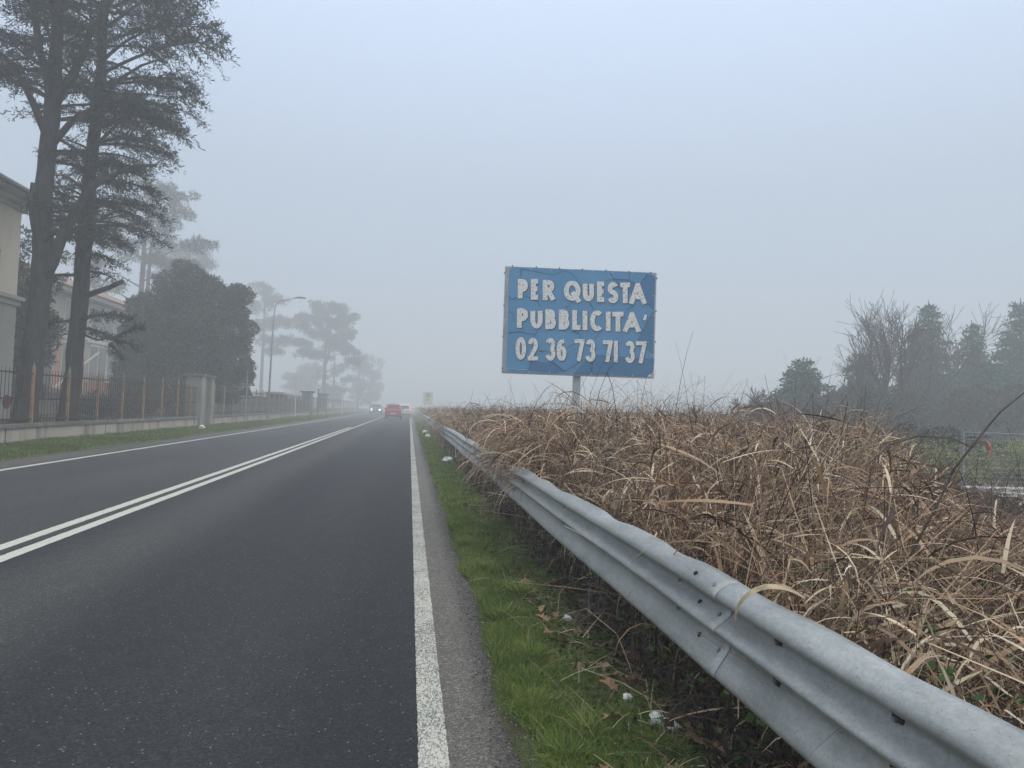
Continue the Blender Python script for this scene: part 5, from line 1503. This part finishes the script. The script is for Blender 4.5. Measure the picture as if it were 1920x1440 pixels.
# dark evergreen (magnolia) dome
rng = np.random.default_rng(31)
t = thing('evergreen_tree', 'broad dark glossy evergreen dome behind the twin concrete piers', 'tree', (-12.75, 42.3, 0.3))
t.scale = (1.06, 1.06, 1.06)
wood = MB(); wood.tube([(0, 0, 0), (0.1, 0, 2), (0, 0, 5), (0.1, 0, 7)], [.28, .22, .14, .04], 8)
for k in range(14):
    a = rng.uniform(0, 6.28); z = rng.uniform(1.0, 5.0)
    wood.tube([(0, 0, z), (math.cos(a)*1.2, math.sin(a)*1.2, z+0.8), (math.cos(a)*2.4, math.sin(a)*2.4, z+1.2)], [.08, .05, .02], 5)
wood.build('trunk', M['bark'], t, smooth=True)
blobs = [(0.1, 0, 2.6, 2.7, 2.8, 2.5), (0.3, 0, 4.6, 2.4, 2.5, 2.3), (0.0, 0, 6.5, 1.5, 1.7, 1.35), (1.4, -0.2, 5.9, 1.2, 1.5, 1.3), (2.5, -0.3, 3.0, 1.1, 1.4, 1.1), (2.1, 0, 4.6, 1.25, 1.6, 1.3), (-1.9, 0, 2.7, 1.4, 1.7, 1.3), (-1.4, 0.3, 4.8, 1.4, 1.5, 1.2), (2.4, -0.2, 1.6, 0.9, 1.2, 0.8),
         (2.35, -0.2, 6.5, 0.5, 0.6, 0.45), (-2.2, -0.2, 1.4, 1.1, 1.3, 1.1), (0.4, -1.6, 1.6, 2.2, 1.5, 1.6), (0.3, 0, 7.4, 0.8, 0.8, 0.6), (-0.9, 0, 6.9, 0.8, 0.8, 0.7), (1.2, 0, 7.0, 0.6, 0.7, 0.5), (2.9, -0.2, 3.9, 0.55, 0.7, 0.6), (3.1, -0.2, 2.3, 0.6, 0.7, 0.5), (2.7, -0.2, 5.5, 0.55, 0.6, 0.55), (-2.4, 0, 4.0, 0.8, 0.9, 0.8), (-2.0, 0, 5.9, 0.6, 0.7, 0.6), (0.2, -2.6, 3.4, 1.3, 0.8, 1.1), (-1.0, -2.3, 4.6, 1.0, 0.8, 0.9), (1.3, -2.2, 4.8, 0.9, 0.7, 0.8)]
for _ in range(60):
    b0 = blobs[int(rng.integers(0, 11))]; d0 = rng.normal(size=3); d0 /= np.linalg.norm(d0); d0[1] = -abs(d0[1])
    q_ = rng.uniform(0.2, 0.7)
    blobs.append(tuple(np.array(b0[:3])+d0*np.array(b0[3:6])*rng.uniform(0.9, 1.08))+(q_, q_, q_*0.8))
C, D = [], []
for b_ in blobs:
    k = int(3800*(b_[3]*b_[5])**0.85)
    d = rng.normal(size=(k, 3)); d /= np.linalg.norm(d, axis=1, keepdims=True)
    bump = 1+0.20*np.sin(d[:, 0]*7+b_[0]*3)*np.sin(d[:, 2]*8+b_[2])+0.08*np.sin(d[:, 1]*13+d[:, 2]*11)
    rr_ = (0.62+0.38*rng.uniform(0, 1, k)**0.5)*bump + rng.normal(0, 0.03, k)
    C.append(np.array(b_[:3])+d*rr_[:, None]*np.array(b_[3:6])); D.append(d*0.5+rng.normal(0, 0.6, (k, 3)))
C = np.concatenate(C); D = np.concatenate(D); k = len(C)
V, F = shards(C, D, rng.uniform(0.09, 0.18, k), rng.uniform(0.045, 0.08, k), rng)
np_mesh('crown', V, F, M['magnolia'], t)

# stone pines further back
def pine(lab, loc, H, pads, seed, n_el=9000, el=0.45, ew=0.10, tr=0.32, lean=0.0, fork=False, grp='pines fading into the fog on the left'):
    k_ = {58*1.3: 1.3, 80*1.4: 1.4, 75*1.85: 1.85, 88*1.55: 1.55}[loc[1]]
    H *= k_; tr *= k_*0.62; lean *= k_; el *= k_*0.9; ew *= k_*0.9; n_el = int(n_el*1.3)
    pads = [tuple(v_*k_ for v_ in p) for p in pads]
    trunk = [(0, 0, 0, tr*1.15), (lean*0.3, 0, H*0.35, tr), (lean*0.7, 0, H*0.7, tr*0.7), (lean, 0, H*0.95, tr*0.25)]
    t = clump_tree('pine_tree', lab, 'tree', loc, trunk, pads, n_el, el, ew, M['pine'], M['bark_far'], seed, grp, True, tr)
    if fork:
        wood = MB(); wood.tube([(0.0, 0, H*0.40), (0.7, 0, H*0.52), (0.85, 0, H*0.75), (0.9, 0, H*0.92)], [tr*.7, tr*.6, tr*.4, tr*.15], 7)
        wood.build('limb', M['bark_far'], t, smooth=True)
    return t
pine('tall two-stemmed pine with layered foliage pads behind the villa', (-20.9*1.3, 58*1.3, 0.3), 17.6,
     [(0.9, 0, 17.0, 1.9, 1.8, .8), (2.2, 0, 16.3, 1.7, 1.5, .6), (2.6, 0, 15.2, 1.6, 1.4, .5), (-0.8, 0, 15.8, 1.6, 1.6, .5), (1.2, 0, 14.2, 2.0, 1.6, .55), (-1.8, 0, 14.2, 1.6, 1.5, .5), (3.8, 0, 12.8, 1.7, 1.6, .55), (1.5, 0, 12.9, 1.6, 1.6, .5), (-2.2, 0, 12.6, 2.2, 1.6, .6),
      (3.2, 0, 11.2, 1.9, 1.6, .5), (-3.4, 0, 10.8, 1.9, 1.6, .5), (0.4, 0, 11.3, 2.2, 1.6, .6), (2.6, 0, 9.6, 2.1, 1.6, .55), (-2.9, 0, 9.2, 1.6, 1.6, .5), (4.2, 0, 8.4, 1.8, 1.6, .6), (2.2, 0, 8.2, 1.5, 1.4, .5), (-4.4, 0, 8.4, 1.6, 1.5, .5), (3.2, 0, 7.2, 1.6, 1.4, .45), (-1.4, 0, 7.6, .9, .9, .4), (5.2, 0, 7.3, 1.2, 1.2, .4)], 41, 15000, 0.36, 0.075, 0.38, 0.2, True)
pine('pale umbrella pine between the two-stemmed pine and the dark evergreen', (-24.9*1.4, 80*1.4, 0.3), 16.3,
     [(0, 0, 16.4, 3.0, 2.6, .9), (-1.8, 0, 15.4, 1.9, 1.8, .7), (2.0, 0, 15.4, 2.0, 1.8, .7), (0.4, 0, 14.6, 2.4, 2.0, .7), (-2.6, 0, 13.6, 1.4, 1.4, .5), (2.8, 0, 13.4, 1.5, 1.4, .5)], 42, 5000, 0.5, 0.10, 0.34)
pine('slender foggy pine just left of the curved street lamp', (-15.0*1.85, 75*1.85, 0.2), 12.6,
     [(-0.3, 0, 12.2, 1.3, 1.2, .8), (0.9, 0, 11.0, 1.4, 1.3, .6), (-0.6, 0, 10.2, 1.5, 1.3, .6), (1.3, 0, 8.8, 1.6, 1.4, .6), (-0.4, 0, 8.4, 1.6, 1.4, .6), (2.0, 0, 6.8, 1.5, 1.3, .6), (0.2, 0, 6.9, 1.4, 1.3, .5), (1.0, 0, 5.8, 1.3, 1.2, .4)], 43, 5500, 0.42, 0.085, 0.25)
pine('large foggy pine with a flat spreading crown right of the street lamp', (-10.35*1.55, 88*1.55, 0.2), 12.8,
     [(0.2, 0, 12.2, 2.6, 2.4, .9), (-2.0, 0, 11.0, 1.9, 1.8, .7), (2.2, 0, 11.2, 1.8, 1.8, .8), (-3.8, 0, 10.0, 1.6, 1.4, .45), (0.4, 0, 10.4, 2.8, 2.2, .9), (2.6, 0, 9.3, 1.6, 1.6, .7), (-0.8, 0, 9.0, 2.0, 1.8, .7), (1.2, 0, 8.0, 2.2, 1.8, .7), (-2.6, 0, 7.9, 1.7, 1.5, .5), (-2.2, 0, 6.7, 1.9, 1.6, .5), (2.6, 0, 7.2, 1.7, 1.5, .6), (3.4, 0, 6.0, 1.5, 1.3, .4), (-0.4, 0, 6.4, 1.4, 1.3, .4)], 44, 14000, 0.45, 0.095, 0.36, 0.1, True)
for i, (x, y, H, lab) in enumerate([(-16.5, 158, 15.0, 'bushy tree fading into fog behind the far piers, the nearer one'), (-12.6, 178, 15.5, 'faint tree mass in the fog above the oncoming car'), (-25.5, 190, 12.5, 'low foggy tree behind the far square piers'), (-10.5, 195, 15.5, 'faintest tree at the end of the left tree line'), (-28.5, 185, 9.5, 'small foggy shrub-like tree left of the large flat pine')]):
    rg2 = np.random.default_rng(60+i)
    pads = [(rg2.normal(0, 1.5), rg2.normal(0, 1.2), H*rg2.uniform(0.12, 0.95), rg2.uniform(1.6, 2.6), 2.0, rg2.uniform(0.9, 1.5)) for _ in range(16)]
    clump_tree('foggy_tree', lab, 'tree', (x, y, 0.1), [(0, 0, 0, .3), (0, 0, H*0.5, .2), (0, 0, H*0.9, .05)], pads, 7000, 0.5, 0.14, M['pine'], M['bark_far'], 70+i, 'trees beyond the far piers')
# bushes and garden plants behind the fence
def bush(lab, loc, rx, ry, rz, n_, el, ml, seed, cat='bush', name='bush', grp=None):
    rg2 = np.random.default_rng(seed)
    pads = [(rg2.uniform(-rx, rx)*0.6, rg2.uniform(-ry, ry)*0.6, rz*rg2.uniform(0.25, 0.8), rx*0.5, ry*0.5, rz*0.35) for _ in range(9)]
    return clump_tree(name, lab, cat, loc, [(0, 0, 0, .05), (0, 0, rz*0.5, .03), (0.02, 0, rz*0.9, .01)], pads, n_, el, el*0.4, ml, M['twig'], seed, grp, True, 0.12)
bush('dark low bush behind the near iron fence between the cedars and piers', (-12.3, 30.5, 0.35), 1.6, 1.6, 1.0, 4000, 0.14, M['magnolia'], 81)
bush('grey green conifer shrub left of the dark evergreen dome', (-17.0, 46.5, 0.3), 1.0, 1.0, 4.2, 5000, 0.22, M['conifer'], 82)
bush('rounded shrub behind the fence just before the twin piers', (-12.2, 34.0, 0.35), 1.1, 1.0, 1.2, 3000, 0.12, M['scrub'], 83)
bush('leafy evergreen shrub glimpsed between the two cedar trunks', (-16.5, 33.0, 0.35), 1.6, 1.4, 6.6, 7000, 0.22, M['magnolia'], 84)
bush('tall laurel filling the gap between the cream house and the first cedar', (-15.2, 30.5, 0.35), 1.2, 1.6, 7.0, 8000, 0.2, M['magnolia'], 85)

# conifers on the right
def conifer(lab, loc, H, Rb, seed, n_lv=26, shape=1.0, el=0.26, mat_='conifer', ragged=0.25):
    rng = np.random.default_rng(seed)
    t = thing('conifer_tree', lab, 'tree', loc, 0, 'conifers beyond the reeds on the right')
    wood = MB(); acc = []
    wood.tube([(0, 0, 0), (0.05, 0, H*0.5), (0, 0, H)], [0.22, 0.13, 0.02], 7)
    for i in range(n_lv):
        z = H*(0.06+0.92*i/n_lv)
        rad = Rb*(1-(z/H)**shape)+0.15
        nb = 7 if z < H*0.8 else 5
        for k in range(nb):
            az = rng.uniform(0, 2*math.pi)
            L = rad*rng.uniform(1-ragged*1.6, 1+ragged)
            bough(wood, acc, (0, 0, z), (math.cos(az)*L, math.sin(az)*L, z+L*rng.uniform(-0.15, 0.22)), 0.34*L+0.25, rng, start=0.05, step=0.12, el=el*1.15, ew=el*0.42, r0=0.03, droop=0.35, per=2)
    finish_tree(t, wood, acc, M['bark'], M[mat_])
    return t
conifer('low broad conifer at the left end of the right-hand trees', (22.6, 38.5, 0), 4.9, 2.5, 101, 20, 1.3)
conifer('dark low conifer under the bare fan-shaped tree', (26.9, 39.5, 0), 5.6, 1.7, 102, 20, 1.6)
conifer('tallest conifer with a pointed top right of the bare tree', (33.4, 42, 0), 9.4, 2.25, 103, 28, 1.5)
conifer('mid height pointed conifer between the two tall ones', (37.0, 42.5, 0), 8.3, 2.1, 104, 26, 1.2)
conifer('tall conifer cut off by the right edge of the picture', (40.2, 42, 0), 9.9, 2.8, 105, 28, 1.2)
conifer('shorter conifer in front of the gap beside the right-edge conifer', (33.9, 37.5, 0), 5.2, 2.6, 106, 18, 1.8)
conifer('low spreading conifer in front of the right-edge one', (37.4, 36.5, 0), 5.2, 2.6, 107, 18, 1.8)
bush('wide brown undergrowth bush below the tallest conifer', (29.5, 37.0, 0), 3.4, 2.0, 3.6, 13000, 0.26, M['scrub'], 111, grp='undergrowth below the right-hand conifers')
bush('olive undergrowth bush at the foot of the right-hand conifers', (24.3, 35.0, 0), 3.4, 2.0, 2.9, 12000, 0.26, M['scrub'], 112, grp='undergrowth below the right-hand conifers')
bush('dark brown hedge clump at the right edge under the conifers', (34.0, 33.0, 0), 5.0, 2.0, 3.2, 16000, 0.26, M['scrub'], 113, grp='undergrowth below the right-hand conifers')

# bare trees
def bare_tree(lab, loc, stems, seed, depth=5, grp=None, name='bare_tree'):
    rng = np.random.default_rng(seed)
    t = thing(name, lab, 'tree', loc, 0, grp)
    wood, tw = MB(), MB()
    def grow(p, d, L, r_, lv):
        n_ = 4
        pts = [p]; dd = d
        for i in range(n_):
            dd = unit(dd + rng.normal(0, 0.10, 3) + np.array([0, 0, 0.05]))
            pts.append(pts[-1]+dd*L/n_)
        (wood if lv >= depth-1 else tw).tube([tuple(q) for q in pts], [max(0.0105, r_*(1-0.4*i/n_)) for i in range(n_+1)], 6 if lv >= depth-1 else 3, caps=False)
        if lv <= 0: return
        for k in range(rng.integers(3, 6)):
            s = rng.uniform(0.35, 1.0); q = pts[int(s*n_)]
            nd = unit(dd + rng.normal(0, 0.42, 3)+np.array([0, 0, 0.10]))
            grow(q, nd, L*rng.uniform(0.55, 0.8), r_*0.52, lv-1)
    for (dx, dz, L, r_) in stems:
        grow(np.array([0, 0, 0.0]), unit(np.array([dx, rng.normal(0, 0.15), dz])), L, r_, depth)
    wood.build('trunk', M['twig'], t, smooth=True); tw.build('twigs', M['twig'], t)
    return t
bare_tree('bare fan-shaped tree with fine grey twigs standing among the conifers', (25.6, 34.5, 0), [(0.16, 1, 4.0, 0.12), (-0.12, 1, 4.0, 0.11), (-0.45, 1, 3.8, 0.10), (-1.15, 0.8, 3.4, 0.09)], 121, 4)
bare_tree('bare thin-branched sapling rising beside the tallest conifer', (30.3, 38.5, 0), [(0.05, 1, 5.4, 0.08), (-0.12, 1, 4.8, 0.07), (0.2, 1, 4.6, 0.07)], 122, 4)
for i, (x, y, s, lab) in enumerate([(15.6, 30, 1.25, 'low bare bush with drooping twigs left of the conifers'), (17.8, 33, 1.25, 'second low bare bush nearer the low broad conifer'), (11.5, 27, 0.8, 'small bare bush showing above the reeds midway to the sign'), (20.0, 34, 1.1, 'bare bush touching the left side of the low broad conifer')]):
    bare_tree(lab, (x, y, 0), [(-0.5, 1, s, .03), (0.1, 1, s*1.1, .03), (0.6, 1, s, .03), (0.0, 0.6, s, .03)], 130+i, 4, 'bare bushes beyond the reeds', 'bare_bush')

# ------------------------------------------------------------------ clearing on the right: wire fence, slabs, lime green shrubs
bush('lime green shrub left of the wire fence post', (11.9, 14.6, 0), 1.1, 0.9, 0.85, 3800, 0.085, M['limeleaf'], 141, grp='lime green shrubs in the clearing')
bush('lime green shrub seen through the wire fence', (15.2, 15.2, 0), 1.2, 0.9, 0.9, 3800, 0.085, M['limeleaf'], 142, grp='lime green shrubs in the clearing')
bush('low yellow green shrub in front of the dark undergrowth', (11.0, 13.2, 0), 0.7, 0.8, 0.45, 2200, 0.08, M['limeleaf'], 143, grp='lime green shrubs in the clearing')
bush('brownish bramble mound behind the lime green shrubs', (15.5, 19.5, 0), 3.0, 1.4, 1.15, 7000, 0.12, M['scrub'], 144)
t = thing('wire_fence', 'grey wire mesh fence with thin posts in the clearing at the right edge', 'fence', (10.55, 12.3, 0))
fd = Vector((1, 0.05, 0)).normalized()
for k in range(4):
    p = fd*(1.45*k)
    mb = MB(); mb.tube([(p.x, p.y, 0), (p.x, p.y, 1.14)], 0.035 if k == 0 else 0.02, 6); mb.build('post', M['galv_dark'], t)
mb = MB()
for z in (1.12, 0.98, 0.8, 0.62, 0.45, 0.36, 0.27, 0.18, 0.1):
    mb.tube([(0, 0, z), (fd.x*2.2, fd.y*2.2, z-0.015), (fd.x*4.4, fd.y*4.4, z)], 0.010 if z > 1.1 else 0.004, 4)
for k in range(29):
    p = fd*(0.15*k)
    mb.tube([(p.x, p.y, 0.05), (p.x, p.y, 1.12)], 0.0022, 3)
mb.build('wire_mesh', M['galv_dark'], t)
for i, (x, y, lx, ly, h, rz, lab) in enumerate([(11.3, 12.0, 1.9, 0.22, 0.10, 0.02, 'long pale concrete slab lying at the foot of the wire fence'), (10.9, 11.3, 0.8, 0.30, 0.08, -0.25, 'broken pale slab in front of the long one, its left piece'), (11.9, 11.2, 0.7, 0.28, 0.09, -0.15, 'broken pale slab in front of the long one, its right piece'), (10.3, 10.2, 0.9, 0.35, 0.06, 0.3, 'flat grey slab half buried nearest the dead reeds')]):
    mb = MB(); mb.box(-lx/2, lx/2, -ly/2, ly/2, 0, h)
    for j in range(len(mb.v)):
        a = mb.v[j]; mb.v[j] = (a[0]+rnd.uniform(-.06, .06), a[1]+rnd.uniform(-.04, .04), a[2]+rnd.uniform(-.012, .012))
    o = mb.build('concrete_slab', M['concrete_slab'], bevel=0.01); o.location = (x, y, 0.0); o.rotation_euler = (0, 0, rz)
    tag(o, lab, 'slab', 'pale slabs in the clearing')
# rough field growth behind the reeds
rg = np.random.default_rng(9)
n_ = 26000
y = 9*(60/9)**rg.uniform(0, 1, n_); x = y*rg.uniform(0.15, 1.5, n_)
keep = ~((x/y > 0.72) & (y < 13.2)); x, y = x[keep], y[keep]; n_ = len(x)
V, F = blades(np.stack([x, y, np.full(n_, -0.02)], 1), rg.uniform(0, 6.28, n_), rg.uniform(0.7, 1.5, n_), rg.uniform(0.2, 1.8, n_), rg.uniform(0.12, 0.5, n_)*(1+y/60), 0.006+0.0006*y, 3, rg.uniform(-1, 1, n_))
tag(np_mesh('field_growth', V, F, leafmat('field_stems', [(0, (0.06, 0.05, 0.03)), (0.5, (0.16, 0.13, 0.07)), (0.8, (0.13, 0.16, 0.05)), (1, (0.30, 0.24, 0.14))], 0.8)), 'rough brown and green field growth between the reeds and the conifers', 'field growth', kind='stuff')
# trodden litter under the reeds in the clearing
V, F = join_arrays([leaf_quads(7000, (2.0, 13.0), (5.0, 16), (0.0, 0.08), 0.03, 0.09)])
tag(np_mesh('leaf_litter', V, F, M['reed']), 'flattened tan leaf litter on the ground of the clearing', 'leaf litter', kind='stuff')

# ------------------------------------------------------------------ haze
mb = MB(); mb.box(GX0-5, GX1+5, GY0-5, GY1+5, -1.3, 24.0)
hm = bpy.data.materials.new('haze'); hm.use_nodes = True
hn = hm.node_tree; hn.nodes.clear()
ho = hn.nodes.new('ShaderNodeOutputMaterial'); hv = hn.nodes.new('ShaderNodeVolumePrincipled')
hv.inputs['Color'].default_value = (0.955, 0.985, 1.0, 1)
hv.inputs['Density'].default_value = 0.0086
hv.inputs['Anisotropy'].default_value = 0.0
hn.links.new(hv.outputs[0], ho.inputs['Volume'])
hz = mb.build('haze', hm); hz['kind'] = 'stuff'; hz['label'] = 'grey blue winter fog'; hz['category'] = 'haze'
for o in bpy.data.objects:
    if o.get('kind') == 'structure' and not o.get('label'):
        pass
